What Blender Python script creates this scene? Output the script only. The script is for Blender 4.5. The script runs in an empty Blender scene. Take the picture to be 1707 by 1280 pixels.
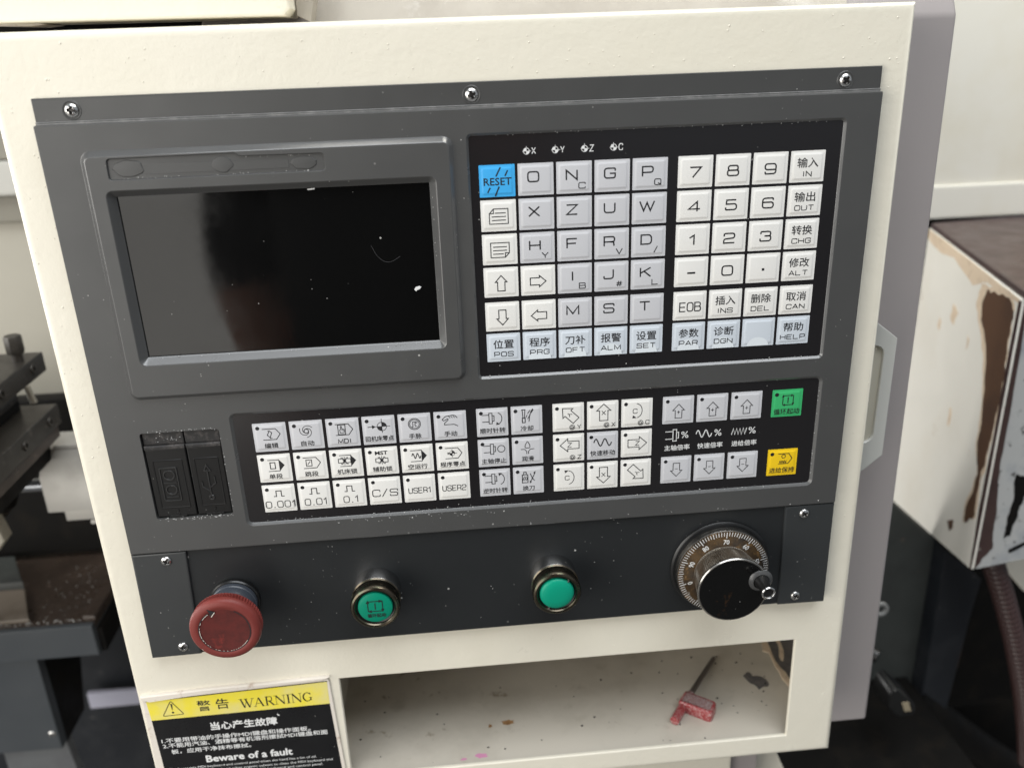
import bpy, bmesh, math, random
from mathutils import Vector, Matrix
from mathutils.geometry import tessellate_polygon
random.seed(7)
sc = bpy.context.scene
COL = sc.collection
# ------------------------------------------------------------------ coordinates
# everything is measured in millimetres on the machine: x to the right, y DOWN from the top edge of the grey
# bezel, d = depth behind the bezel's face (negative = towards the viewer).  Blender: (x, d, -y) in metres.
def W(x, y, d): return Vector((x * .001, d * .001, -y * .001))

# ------------------------------------------------------------------ camera
cam_d = bpy.data.cameras.new('camera'); cam = bpy.data.objects.new('camera', cam_d); COL.objects.link(cam); sc.camera = cam
right, down, fwd = (0.99571499, 0.03389017, -0.08604132), (-0.06285437, 0.93049219, -0.36087895), (0.06783052, 0.36474065, 0.92863517)
def cv(v): return Vector((v[0], v[2], -v[1]))
X, Y, Z = cv(right), -cv(down), -cv(fwd)
cam.matrix_world = Matrix(((X[0], Y[0], Z[0], .19224), (X[1], Y[1], Z[1], -.443435), (X[2], Y[2], Z[2], .026983), (0, 0, 0, 1)))
cam_d.sensor_width = 36; cam_d.lens = 1428.27 / 1707 * 36
cam_d.clip_start = .02; cam_d.clip_end = 60
cam_d.dof.use_dof = True; cam_d.dof.focus_distance = .475; cam_d.dof.aperture_fstop = 6.5

# ------------------------------------------------------------------ light: a hall lit through a wide doorway behind on the left, roof light above
w = bpy.data.worlds.new('World'); sc.world = w; w.use_nodes = True
w.node_tree.nodes['Background'].inputs[0].default_value = (.86, .93, 1, 1)
w.node_tree.nodes['Background'].inputs[1].default_value = .33
def area(name, loc, target, sx, sy, L, col):
    l = bpy.data.lights.new(name, 'AREA'); l.shape = 'RECTANGLE'; l.size = sx; l.size_y = sy
    l.energy = L * math.pi * sx * sy; l.color = col
    o = bpy.data.objects.new(name, l); COL.objects.link(o); o.location = loc
    o.rotation_euler = (Vector(target) - Vector(loc)).to_track_quat('-Z', 'Y').to_euler()
    return o
area('window_light', (-3.3, -1.05, .6), (.2, -.1, -.1), 3.6, 2.4, 3.7, (1, .97, .92))
area('doorway_light', (-1.45, -2.45, -.08), (.2, 0, -.1), 2.7, 2.44, 2.7, (1, .965, .9))
area('roof_light', (.55, -1.1, 2.4), (.3, 0, -.25), 2.6, 1.7, 5.6, (.93, .965, 1))
area('rear_glint_light', (-3.0, 1.5, -.15), (.2, .1, -.15), 1.8, 2.3, 7.0, (1, .98, .95))  # added lamp behind left, for glints on left chamfers and the housing face
area('housing_fill_light', (.05, .30, 1.6), (.7, .36, -.25), .5, .3, 9.0, (1, .97, .9))  # added fill lamp, only brightens the worn housing's left face
area('guard_fill_light', (.95, .12, 1.55), (.85, .42, -.1), .9, .3, 14.0, (1, .97, .88))  # added fill lamp to lift the right-hand guard wall
sc.view_settings.view_transform = 'Standard'; sc.view_settings.look = 'None'
sc.view_settings.exposure = 0.03; sc.view_settings.gamma = 1

# ------------------------------------------------------------------ materials
def mat(name, col, rough=.5, metal=0, bump=None, var=None, dust=0, coat=0, spec=.5, rvar=0, stains=None, grime=None):
    m = bpy.data.materials.new(name); m.use_nodes = True; nt = m.node_tree; N = nt.nodes; K = nt.links.new
    b = N['Principled BSDF']
    b.inputs['Roughness'].default_value = rough; b.inputs['Metallic'].default_value = metal
    b.inputs['Coat Weight'].default_value = coat; b.inputs['Coat Roughness'].default_value = .08
    b.inputs['Specular IOR Level'].default_value = spec
    tc = N.new('ShaderNodeTexCoord').outputs['Object']
    rgb = N.new('ShaderNodeRGB'); rgb.outputs[0].default_value = (*col, 1); out = rgb.outputs[0]
    def noise(scale, detail=4, rough_=.55):
        n = N.new('ShaderNodeTexNoise'); n.inputs['Scale'].default_value = scale; n.inputs['Detail'].default_value = detail
        n.inputs['Roughness'].default_value = rough_; K(tc, n.inputs['Vector']); return n.outputs['Fac']
    def ramp(src, a, c):
        r = N.new('ShaderNodeMapRange'); r.inputs['From Min'].default_value = a; r.inputs['From Max'].default_value = c
        K(src, r.inputs['Value']); return r.outputs['Result']
    def mix(f, a, c):
        x = N.new('ShaderNodeMix'); x.data_type = 'RGBA'
        K(f, x.inputs['Factor']); K(a, x.inputs[6])
        if isinstance(c, tuple): x.inputs[7].default_value = (*c, 1)
        else: K(c, x.inputs[7])
        return x.outputs[2]
    if var: out = mix(ramp(noise(var[0]), .35, .7), out, var[1])
    for s in (stains or []):                                   # (scale, lo, hi, colour)
        out = mix(ramp(noise(s[0], 6, .62), s[1], s[2]), out, s[3])
    if dust:                                                    # scattered specks of pale chip dust, each its own size
        for sc_, lim, part in ((140, .10, .62), (420, .13, .72)):
            v = N.new('ShaderNodeTexVoronoi'); v.inputs['Scale'].default_value = sc_; K(tc, v.inputs['Vector'])
            sep = N.new('ShaderNodeSeparateColor'); K(v.outputs['Color'], sep.inputs[0])
            th = N.new('ShaderNodeMapRange'); th.inputs['From Min'].default_value = 1 - (1 - part) * dust; th.inputs['From Max'].default_value = 1
            th.inputs['To Max'].default_value = lim; K(sep.outputs[0], th.inputs['Value'])
            lt = N.new('ShaderNodeMath'); lt.operation = 'LESS_THAN'; K(v.outputs['Distance'], lt.inputs[0]); K(th.outputs[0], lt.inputs[1])
            mu = N.new('ShaderNodeMath'); mu.operation = 'MULTIPLY'; K(lt.outputs[0], mu.inputs[0]); K(ramp(noise(22, 2), .45, .62), mu.inputs[1])
            out = mix(mu.outputs[0], out, (.55, .54, .51))
    if grime: out = mix(ramp(noise(grime[0], 8, .7), grime[1], grime[2]), out, grime[3])
    K(out, b.inputs['Base Color'])
    if rvar:
        r = N.new('ShaderNodeMapRange'); r.inputs['To Min'].default_value = max(.02, rough - rvar); r.inputs['To Max'].default_value = rough + rvar
        K(ramp(noise(35, 6, .65), .3, .7), r.inputs['Value']); K(r.outputs[0], b.inputs['Roughness'])
    if bump:
        h = None
        for (s, st) in bump:
            bn = N.new('ShaderNodeBump'); bn.inputs['Strength'].default_value = st; bn.inputs['Distance'].default_value = .0006
            K(noise(s, 3), bn.inputs['Height'])
            if h: K(h, bn.inputs['Normal'])
            h = bn.outputs['Normal']
        K(h, b.inputs['Normal'])
    return m

CREAM = mat('cream_paint', (.775, .732, .62), .33, bump=[(420, .22), (90, .38)], var=(9, (.765, .72, .60)), stains=[(7, .60, .8, (.71, .665, .55))], rvar=.07, grime=(60, .70, .80, (.55, .49, .38)))
MAUVE = mat('mauve_grey_paint', (.355, .322, .315), .36, bump=[(300, .10)], var=(6, (.34, .308, .30)), rvar=.05)
DUSTY = mat('dusty_paint', (.44, .405, .35), .7, stains=[(14, .45, .7, (.34, .305, .26)), (50, .6, .72, (.52, .49, .44))], bump=[(300, .2)])
BEZEL = mat('charcoal_plastic', (.060, .060, .059), .42, bump=[(1400, .05)], dust=.8, rvar=.05, var=(20, (.066, .066, .0645)))
EDGEM = mat('burnished_highlight_edge', (.078, .078, .077), .24, dust=.6, rvar=.05, spec=.9)  # burnished chamfers, also made paler to bring out their edge highlights
STRIP = mat('scuffed_charcoal_strip', (.056, .056, .0545), .40, bump=[(900, .06)], dust=1, rvar=.08, grime=(170, .72, .8, (.25, .24, .22)))
LOWER = mat('black_satin_steel', (.020, .0215, .0225), .36, bump=[(1200, .04)], dust=.9, rvar=.06, spec=.26)
FLANGE = mat('dark_grey_satin_steel', (.032, .0345, .0355), .38, bump=[(1200, .04)], dust=.6, rvar=.05)
GLASS = mat('dark_screen_glass', (.004, .004, .004), .07, dust=.22, spec=.36, rvar=.05)
FILM = mat('black_keypad_film', (.013, .012, .013), .22, dust=.35, spec=.5)
K_WHITE = mat('white_key', (.79, .78, .75), .36, var=(38, (.76,.742,.70)), spec=.35)
K_GREY = mat('grey_key', (.575, .575, .595), .34, var=(38, (.55,.55,.565)), spec=.4)
K_BLUE = mat('pale_blue_key', (.59, .635, .685), .36, spec=.35)
K_MOON = mat('pale_blue_moon', (.70, .745, .775), .36, spec=.35)
K_RESET = mat('sky_blue_key', (.055, .40, .80), .36, spec=.35)
K_GREEN = mat('green_key', (.045, .42, .145), .36, spec=.35)
K_YELLOW = mat('yellow_key', (.85, .56, .015), .36, spec=.35)
INK = mat('black_ink', (.012, .012, .014), .5)
INKG = mat('thin_grey_ink', (.07, .07, .075), .5)
WINKD = mat('pale_metal_dust', (.42, .415, .40), .4)
WINK = mat('white_ink', (.74, .74, .73), .5)
COVER = mat('black_rubber_cover', (.007, .007, .007), .40, dust=.7, rvar=.08, spec=.28)
EMBOSS = mat('highlit_rubber_relief', (.016, .016, .016), .34, spec=.5)  # paler than the cover: the embossing's highlights put into the colour
COVERD = mat('dusty_black_rubber', (.014, .013, .013), .65, dust=1, grime=(150, .5, .68, (.085, .075, .07)))
CHROME = mat('worn_chrome', (.62, .61, .60), .16, 1, rvar=.08)
SCREWM = mat('zinc_screw', (.70, .69, .67), .24, 1, rvar=.1, grime=(500, .58, .7, (.12, .10, .08)))
RIM = mat('dull_rim', (.42, .40, .37), .26, 1, rvar=.1, grime=(150, .5, .7, (.14, .12, .10)))
GLINTM = mat('black_glint_collar', (.06, .06, .06), .24)
SCUFFLIT = mat('scuffed_highlight_edge', (.17, .17, .168), .38, dust=1, grime=(120, .45, .7, (.30, .295, .285)), rvar=.1)  # scuffs, plus the ledge's catch of light put into the pale colour
RECESS = mat('dark_screw_recess', (.045, .042, .04), .4, .6)
BRONZE = mat('tarnished_bezel', (.125, .105, .078), .26, 1, rvar=.1, grime=(120, .5, .7, (.12, .2, .13)))
BLACKP = mat('black_plastic', (.008, .008, .008), .32, rvar=.06)
WFACE = mat('grimy_gloss_black', (.004, .004, .004), .14, dust=.9, spec=.3, grime=(95, .60, .74, (.055, .026, .010)))
GLOSSB = mat('gloss_black_plastic', (.004, .004, .004), .10, dust=.9, spec=.45)
RED = mat('dull_red_plastic', (.180, .035, .029), .46, rvar=.08, stains=[(70, .5, .75, (.15, .028, .024))], dust=.5, spec=.3)
REDD = mat('grimy_red_plastic', (.115, .026, .023), .45, stains=[(110, .42, .66, (.075, .022, .02)), (60, .6, .7, (.20, .034, .028))], dust=.6, spec=.14)
GREENL = mat('green_lens', (.004, .285, .175), .34, spec=.22)
GREENL2 = mat('shaded_green_lens', (.003, .225, .135), .34, spec=.22, dust=.3)  # the lens green again, with shade put into the colour
DARKBLUE = mat('blue_black_plastic', (.045, .052, .065), .34)
BROWND = mat('oily_brown_dial', (.075, .042, .015), .45, stains=[(60, .4, .62, (.02, .014, .01)), (160, .55, .7, (.22, .12, .04))], dust=1, rvar=.1)
KNURL = mat('knurled_metal', (.52, .49, .44), .34, 1, grime=(90, .5, .7, (.20, .15, .10)))
YEL = mat('sign_yellow', (.84, .71, .055), .38, stains=[(26, .45, .66, (.74, .66, .27))], rvar=.08)
SBLK = mat('sign_black', (.006, .006, .007), .30, rvar=.1, dust=.3)
SEDGE = mat('sign_edge_white', (.74, .68, .60), .45, grime=(90, .58, .7, (.45, .33, .25)))
TRAY = mat('dirty_tray_paint', (.585, .54, .46), .45, bump=[(200, .12)], stains=[(16, .45, .7, (.47, .43, .36)), (38, .60, .75, (.42, .38, .31)), (60, .66, .72, (.33, .28, .21)), (210, .71, .75, (.06, .05, .045))], rvar=.08)
RUST = mat('rust_spot', (.36, .20, .08), .7, stains=[(300, .4, .6, (.22, .11, .04))])
PINK = mat('pink_marker', (.62, .26, .42), .6)
BARE = mat('bare_grey_steel', (.11, .105, .105), .42, stains=[(160, .45, .65, (.17, .155, .15))], dust=1)
PEEL = mat('peeled_paint_edge', (.74, .60, .44), .55, grime=(120, .5, .7, (.55, .42, .30)))
TOOLR = mat('translucent_red_plastic', (.30, .03, .034), .30, stains=[(700, .48, .62, (.46, .29, .28))], bump=[(700, .6)], rvar=.1)
TOOLD = mat('frosted_dirty_red_plastic', (.29, .165, .16), .55, stains=[(950, .45, .60, (.40, .325, .32)), (760, .57, .64, (.09, .045, .045))], bump=[(900, .9)])
STEELD = mat('dull_tool_steel', (.16, .145, .135), .42, .75, rvar=.1)
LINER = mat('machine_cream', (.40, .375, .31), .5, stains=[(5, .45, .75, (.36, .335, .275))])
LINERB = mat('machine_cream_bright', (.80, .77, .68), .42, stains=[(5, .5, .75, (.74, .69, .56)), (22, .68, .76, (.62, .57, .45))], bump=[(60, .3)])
GREYBAND = mat('grey_band', (.45, .44, .40), .5)
OLIVE = mat('olive_beige_band', (.21, .195, .155), .5)
DSTEEL = mat('oily_dark_steel', (.050, .045, .038), .38, .3, stains=[(22, .45, .7, (.028, .024, .02)), (90, .6, .75, (.11, .10, .085))], rvar=.1)
DSTEEL2 = mat('black_oily_steel', (.007, .0065, .006), .55, 0, stains=[(30, .5, .7, (.012, .010, .008))], rvar=.1, spec=.1)
BROWNT = mat('brown_oily_tray', (.050, .036, .028), .32, stains=[(18, .45, .7, (.030, .021, .016)), (75, .6, .72, (.10, .075, .06))], dust=1, rvar=.12)
SILVER = mat('milled_light_steel', (.385, .37, .34), .42, .25, stains=[(30, .5, .72, (.33, .315, .285))], rvar=.08)
SHAFT = mat('polished_shaft', (.30, .31, .33), .22, .8, rvar=.06)
BLUEGREY = mat('blue_grey_machine_paint', (.042, .048, .055), .38, var=(8, (.050, .056, .062)), rvar=.06)
BLUEDARK = mat('dark_blue_machine_paint', (.009, .011, .015), .42, stains=[(20, .5, .7, (.020, .022, .026)), (70, .68, .74, (.16, .15, .14))], rvar=.08)
OLIVEP = mat('grey_green_steel_plate', (.055, .060, .056), .42, stains=[(14, .45, .7, (.040, .042, .040)), (45, .66, .74, (.17, .12, .09))], rvar=.1)
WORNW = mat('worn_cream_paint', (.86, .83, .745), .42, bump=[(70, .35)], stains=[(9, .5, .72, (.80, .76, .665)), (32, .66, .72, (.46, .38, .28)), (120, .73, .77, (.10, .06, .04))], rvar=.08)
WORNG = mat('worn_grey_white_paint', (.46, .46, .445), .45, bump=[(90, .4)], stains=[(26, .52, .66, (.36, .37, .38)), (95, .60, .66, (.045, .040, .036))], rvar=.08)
BROWNP = mat('dark_brown_paint', (.060, .034, .030), .35, stains=[(30, .5, .72, (.038, .022, .02)), (110, .70, .74, (.45, .42, .38))], rvar=.1)
CHIPB = mat('exposed_brown_primer', (.105, .052, .026), .5, stains=[(22, .45, .66, (.070, .036, .022)), (16, .6, .7, (.16, .11, .045))])
HOSEM = mat('brown_corrugated_hose', (.050, .026, .024), .35)
CONC = mat('concrete_floor', (.09, .088, .085), .7, stains=[(2.2, .45, .7, (.10, .097, .094)), (9, .55, .75, (.20, .195, .19))], bump=[(40, .3)])
FLOORL = mat('grey_sheet', (.10, .105, .11), .6, stains=[(20, .45, .7, (.07, .07, .075))])
PALE = mat('lilac_floor_light', (.48, .48, .58), .6)
WIPER = mat('greasy_beige_plate', (.15, .125, .10), .4, stains=[(30, .5, .7, (.10, .08, .06))])
TAGM = mat('buff_tag', (.30, .25, .17), .5)
WASH = mat('grey_washer', (.22, .22, .21), .4)
RUSTD = mat('dark_rust_edge', (.045, .022, .010), .6)
TABM = mat('grey_green_plastic_tab', (.46, .46, .43), .36, rvar=.06)
SLOTM = mat('slot_beige', (.46, .435, .36), .5)
SKIN = mat('skin', (.50, .25, .17), .5)
SHIRT = mat('black_cotton', (.010, .010, .011), .85)
TROUS = mat('dark_denim', (.03, .033, .045), .85)
HAIR = mat('black_hair', (.01, .009, .008), .5)
PHONE = mat('phone_glass', (.01, .01, .012), .2)

# ------------------------------------------------------------------ mesh builder (millimetres)
ORI = {}
class MB:
    def __init__(s): s.v = []; s.f = []; s.m = []
    def add(s, vs, fs, mi=0):
        o = len(s.v); s.v += [tuple(v) for v in vs]
        for f in fs: s.f.append(tuple(i + o for i in f)); s.m.append(mi)
    def build(s, name, mats, parent=None, origin=None, ang=32, recalc=True):
        if not isinstance(mats, (list, tuple)): mats = [mats]
        if origin is None:
            n = len(s.v); origin = tuple(sum(v[i] for v in s.v) / n for i in range(3))
        me = bpy.data.meshes.new(name); O = W(*origin)
        me.from_pydata([W(*v) - O for v in s.v], [], s.f)
        for m in mats: me.materials.append(m)
        me.polygons.foreach_set('material_index', s.m)
        if recalc:
            bm = bmesh.new(); bm.from_mesh(me); bmesh.ops.remove_doubles(bm, verts=bm.verts, dist=2e-6); bmesh.ops.recalc_face_normals(bm, faces=bm.faces); bm.to_mesh(me); bm.free()
        me.polygons.foreach_set('use_smooth', [True] * len(me.polygons)); me.set_sharp_from_angle(angle=math.radians(ang))
        ob = bpy.data.objects.new(name, me); COL.objects.link(ob); ORI[ob.name] = O
        place(ob, O, parent); return ob
def place(ob, O, parent):
    if parent: ob.parent = parent; ob.location = O - ORI[parent.name]
    else: ob.location = O
def tag(o, label=None, cat=None, group=None, kind=None):
    for k, v in (('label', label), ('category', cat), ('group', group), ('kind', kind)):
        if v: o[k] = v
    return o
def thing(name, label, cat, base, group=None):
    o = bpy.data.objects.new(name, None); o.empty_display_size = .02; COL.objects.link(o)
    ORI[o.name] = W(*base); o.location = W(*base); return tag(o, label, cat, group)
def dup(ob, parent, O):
    c = ob.copy(); COL.objects.link(c); ORI[c.name] = O; c.parent = parent; c.location = O - ORI[parent.name]; return c

def ax(axis):
    return {'d': lambda a, b, c: (a, b, c), 'y': lambda a, b, c: (a, c, b), 'x': lambda a, b, c: (c, b, a)}[axis]
def rr(x0, y0, x1, y1, r=0, n=5):
    if r <= 0: return [(x0, y0), (x1, y0), (x1, y1), (x0, y1)]
    p = []
    for cx, cy, a0 in ((x1 - r, y0 + r, -90), (x1 - r, y1 - r, 0), (x0 + r, y1 - r, 90), (x0 + r, y0 + r, 180)):
        for i in range(n + 1):
            a = math.radians(a0 + 90 * i / n); p.append((cx + r * math.cos(a), cy + r * math.sin(a)))
    return p
def circ(cx, cy, r, n=32): return [(cx + r * math.cos(2 * math.pi * i / n), cy + r * math.sin(2 * math.pi * i / n)) for i in range(n)]
def sarea(p): return sum(p[i - 1][0] * p[i][1] - p[i][0] * p[i - 1][1] for i in range(len(p))) / 2
def inset(p, t):                       # positive t: inwards
    if sarea(p) < 0: p = p[::-1]
    n = len(p); out = []
    for i in range(n):
        a, b, c = Vector(p[i - 1]), Vector(p[i]), Vector(p[(i + 1) % n])
        e1 = (b - a).normalized(); e2 = (c - b).normalized()
        n1 = Vector((-e1[1], e1[0])); n2 = Vector((-e2[1], e2[0])); m = n1 + n2
        k = max(.35, 1 + n1.dot(n2)); q = b + m * (t / k); out.append((q[0], q[1]))
    return out
def ring(mb, la, ca, lb, cb, fn, mi=0):
    n = len(la); mb.add([fn(a, b, ca) for a, b in la] + [fn(a, b, cb) for a, b in lb], [(i, (i + 1) % n, n + (i + 1) % n, n + i) for i in range(n)], mi)
def cap(mb, loops, c, fn, mi=0):
    pts = [q for l in loops for q in l]
    tris = tessellate_polygon([[Vector((a, b, 0)) for a, b in l] for l in loops])
    mb.add([fn(a, b, c) for a, b in pts], [tuple(t) for t in tris], mi)
def plate(mb, outer, c0, c1, holes=(), bev=0, axis='d', mi=0, hb=None, hdepth=None, back=True, seg=2):
    """c0 front (visible) level, c1 back level; bevelled rim; holes cut through (depth hdepth)"""
    fn = ax(axis); s = 1 if c1 > c0 else -1
    if sarea(outer) < 0: outer = outer[::-1]
    hb = bev if hb is None else hb
    fl = [inset(outer, bev * 1.35)]
    prev = fl[0]; pc = c0
    if bev:
        ring(mb, prev, c0, inset(outer, bev), c0, fn, mi); prev = inset(outer, bev)
        for i in range(1, seg + 1):
            a = math.pi / 2 * i / seg; t = bev * (1 - math.sin(a)); l = inset(outer, t) if t > 1e-6 else outer; cc = c0 + s * bev * (1 - math.cos(a))
            ring(mb, prev, pc, l, cc, fn, mi); prev, pc = l, cc
    ring(mb, prev, pc, outer, c1, fn, mi)
    bl = [outer]
    for h in holes:
        if sarea(h) < 0: h = h[::-1]
        g = inset(h, -hb) if hb else h
        if hb: g2 = inset(h, -hb * 1.35); fl.append(g2); ring(mb, g2, c0, g, c0, fn, mi)
        else: fl.append(g)
        hd = c1 if hdepth is None else c0 + s * hdepth
        if hb: ring(mb, g, c0, h, c0 + s * hb, fn, mi)
        ring(mb, h, c0 + s * hb if hb else c0, h, hd, fn, mi)
        if hdepth is None: bl.append(h)
    cap(mb, fl, c0, fn, mi)
    if back: cap(mb, bl, c1, fn, mi)
def loft(mb, levels, axis='d', cap0=False, cap1=True, mi=0):
    fn = ax(axis)
    for (la, ca), (lb, cb) in zip(levels, levels[1:]): ring(mb, la, ca, lb, cb, fn, mi)
    if cap1: cap(mb, [levels[-1][0]], levels[-1][1], fn, mi)
    if cap0: cap(mb, [levels[0][0]], levels[0][1], fn, mi)
def lathe(mb, cx, cy, prof, n=48, mi=0, knurl=None, endcap=True):
    """prof [(r, d)...] from the back to the front; knurl = {index: amplitude}"""
    R = []
    for j, (r, d) in enumerate(prof):
        amp = (knurl or {}).get(j, 0)
        R.append([(cx + (r - (amp if i % 2 else 0)) * math.cos(2 * math.pi * i / n), cy + (r - (amp if i % 2 else 0)) * math.sin(2 * math.pi * i / n)) for i in range(n)])
    for j in range(len(prof) - 1): ring(mb, R[j], prof[j][1], R[j + 1], prof[j + 1][1], ax('d'), mi)
    if endcap: mb.add([(a, b, prof[-1][1]) for a, b in R[-1]], [tuple(range(n))], mi)
def tube(mb, pts, r, n=12, mi=0, ends=True, rfun=None):
    P = [Vector(p) for p in pts]; up = Vector((.3, .2, .9)); rows = []
    for i, p in enumerate(P):
        t = (P[min(i + 1, len(P) - 1)] - P[max(i - 1, 0)]).normalized(); a = t.cross(up).normalized(); b = t.cross(a)
        rr_ = rfun(i) if rfun else r
        rows.append([tuple(p + (a * math.cos(2 * math.pi * k / n) + b * math.sin(2 * math.pi * k / n)) * rr_) for k in range(n)])
    vs = [q for r_ in rows for q in r_]; fs = [(i * n + k, i * n + (k + 1) % n, (i + 1) * n + (k + 1) % n, (i + 1) * n + k) for i in range(len(P) - 1) for k in range(n)]
    if ends: fs += [tuple(range(n)), tuple(range((len(P) - 1) * n, len(P) * n))]
    mb.add(vs, fs, mi)

# ------------------------------------------------------------------ strokes and lettering (x right, y down, flat at depth d)
def rnd(pts, r, closed, n=4):
    out = []; N = len(pts)
    for i, p in enumerate(pts):
        rad = p[2] if len(p) > 2 else r
        if rad <= 0 or (not closed and i in (0, N - 1)): out.append((p[0], p[1])); continue
        a, b, c = Vector(pts[i - 1][:2]), Vector(p[:2]), Vector(pts[(i + 1) % N][:2])
        e1, e2 = (a - b), (c - b); t = min(rad, e1.length * .5, e2.length * .5); q0 = b + e1.normalized() * t; q1 = b + e2.normalized() * t
        for k in range(n + 1):
            u = k / n; q = q0 * (1 - u) ** 2 + b * 2 * u * (1 - u) + q1 * u * u; out.append((q[0], q[1]))
    return out
def stroke(mb, pts, wd, d, mi, closed=False, r=0):
    p = rnd(pts, r, closed); q = [p[0]]
    for a in p[1:]:
        if (Vector(a) - Vector(q[-1])).length > 1e-4: q.append(a)
    if closed and (Vector(q[0]) - Vector(q[-1])).length < 1e-4: q.pop()
    n = len(q); L = []; R = []
    for i in range(n):
        b = Vector(q[i])
        a = Vector(q[i - 1]) if (i or closed) else None; c = Vector(q[(i + 1) % n]) if (i < n - 1 or closed) else None
        e1 = (b - a).normalized() if a is not None else (c - b).normalized(); e2 = (c - b).normalized() if c is not None else e1
        n1 = Vector((-e1[1], e1[0])); n2 = Vector((-e2[1], e2[0])); m = (n1 + n2) * (wd / 2 / max(.3, 1 + n1.dot(n2)))
        L.append((*(b + m), d)); R.append((*(b - m), d))
    k = n if closed else n - 1
    mb.add(L + R, [(i, (i + 1) % n, n + (i + 1) % n, n + i) for i in range(k)], mi)
def fill(mb, pts, d, mi): cap(mb, [[p[:2] for p in pts]], d, ax('d'), mi)
def arc(cx, cy, rx, ry, a0, a1, n=14): return [(cx + rx * math.cos(math.radians(a0 + (a1 - a0) * i / n)), cy + ry * math.sin(math.radians(a0 + (a1 - a0) * i / n))) for i in range(n + 1)]

q = .30
def _g(*s): return s
GL = {  # wide square-shouldered letters on a unit box, y up; (points, closed); third number = corner radius
 'O': _g(([(0,0,q),(0,1,q),(1,1,q),(1,0,q)],1)), '0': _g(([(0,0,q),(0,1,q),(1,1,q),(1,0,q)],1)), 'N': _g(([(0,0),(0,1),(1,0),(1,1)],0)),
 'C': _g(([(1,.7),(1,1,q),(0,1,q),(0,0,q),(1,0,q),(1,.3)],0)), 'G': _g(([(1,.72),(1,1,q),(0,1,q),(0,0,q),(1,0,q),(1,.48),(.5,.48)],0)),
 'P': _g(([(0,0),(0,1),(1,1,q),(1,.4,q),(0,.4)],0)), 'Q': _g(([(0,0,q),(0,1,q),(1,1,q),(1,0,q)],1),([(.55,.35),(1.08,-.08)],0)),
 'X': _g(([(0,0),(1,1)],0),([(0,1),(1,0)],0)), 'Z': _g(([(0,1),(1,1),(0,0),(1,0)],0)), 'U': _g(([(0,1),(0,0,q),(1,0,q),(1,1)],0)),
 'W': _g(([(-.2,1),(.18,0),(.5,.85),(.82,0),(1.2,1)],0)), 'H': _g(([(0,0),(0,1)],0),([(1,0),(1,1)],0),([(0,.5),(1,.5)],0)),
 'Y': _g(([(0,1),(.5,.42),(1,1)],0),([(.5,.42),(.5,0)],0)), 'F': _g(([(0,0),(0,1),(.95,1)],0),([(0,.5),(.85,.5)],0)),
 'R': _g(([(0,0),(0,1),(1,1,q),(1,.45,q),(0,.45)],0),([(.6,.45),(.92,.4,.1),(.95,0)],0)), 'V': _g(([(0,1),(.5,0),(1,1)],0)),
 'D': _g(([(0,0),(0,1),(1,1,.4),(1,0,.4)],1)), '/': _g(([(.1,-.1),(.8,1.1)],0)), 'I': _g(([(.5,0),(.5,1)],0)),
 'B': _g(([(0,0),(0,1),(.95,1,.22),(.95,.53,.22),(0,.53)],0),([(0,.53),(1,.53,.22),(1,0,.22),(0,0)],0)),
 'J': _g(([(0,.3),(0,0,q),(.9,0,q),(.9,1)],0)), '#': _g(([(.3,0),(.5,1)],0),([(.65,0),(.85,1)],0),([(.1,.33),(1,.33)],0),([(.15,.67),(1.05,.67)],0)),
 'K': _g(([(0,0),(0,1)],0),([(1,1),(0,.4)],0),([(.35,.6),(1,0)],0)), 'L': _g(([(0,1),(0,0),(.95,0)],0)),
 'M': _g(([(-.08,0),(-.08,1),(.5,.12),(1.08,1),(1.08,0)],0)), 'T': _g(([(0,1),(1,1)],0),([(.5,1),(.5,0)],0)),
 'S': _g(([(1,.74),(1,1,q),(0,1,q),(0,.52,q),(1,.5,q),(1,0,q),(0,0,q),(0,.26)],0)), 'E': _g(([(1,1),(0,1),(0,0),(1,0)],0),([(0,.5),(.9,.5)],0)),
 'A': _g(([(-.05,0),(.5,1),(1.05,0)],0),([(.15,.3),(.85,.3)],0)),
 '1': _g(([(.2,.72),(.62,1),(.62,0)],0)), '2': _g(([(.02,.7),(.02,1,q),(1,1,q),(1,.5,q),(0,.42,q),(0,0),(1,0)],0)),
 '3': _g(([(.05,.74),(.05,1,q),(.97,1,q),(.97,.53,.2),(.4,.53)],0),([(.4,.53),(1,.53,.2),(1,0,q),(0,0,q),(0,.27)],0)),
 '4': _g(([(.78,0),(.78,1),(0,.26),(1.05,.26)],0)), '5': _g(([(.95,1),(.08,1),(.05,.58),(1,.6,q),(1,0,q),(0,0,q),(0,.25)],0)),
 '6': _g(([(.97,.78),(.97,1,q),(0,1,q),(0,0,q),(1,0,q),(1,.58,q),(0,.58,.15)],0)), '7': _g(([(0,1),(1,1),(.25,0)],0)),
 '8': _g(([(.06,.53,.2),(.06,1,q),(.94,1,q),(.94,.53,.2)],1),([(0,.53,.2),(0,0,q),(1,0,q),(1,.53,.2)],1)),
 '9': _g(([(.03,.22),(.03,0,q),(1,0,q),(1,1,q),(0,1,q),(0,.42,q),(1,.42,.15)],0)), '-': _g(([(.12,.45),(.88,.45)],0)),
 '.': _g(([(.38,.02),(.62,.02)],0)), '%': _g(([(.1,-.05),(.9,1.05)],0),([(0,.6,.2),(0,1,.2),(.36,1,.2),(.36,.6,.2)],1),([(.64,0,.2),(.64,.4,.2),(1,.4,.2),(1,0,.2)],1)),
 '+': _g(([(.1,.5),(.9,.5)],0),([(.5,.1),(.5,.9)],0)), ' ': ()}
ADV = {'I': .30, '1': .62, '.': .42, 'M': 1.14, 'W': 1.3, ' ': .6, '/': .8}
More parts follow.
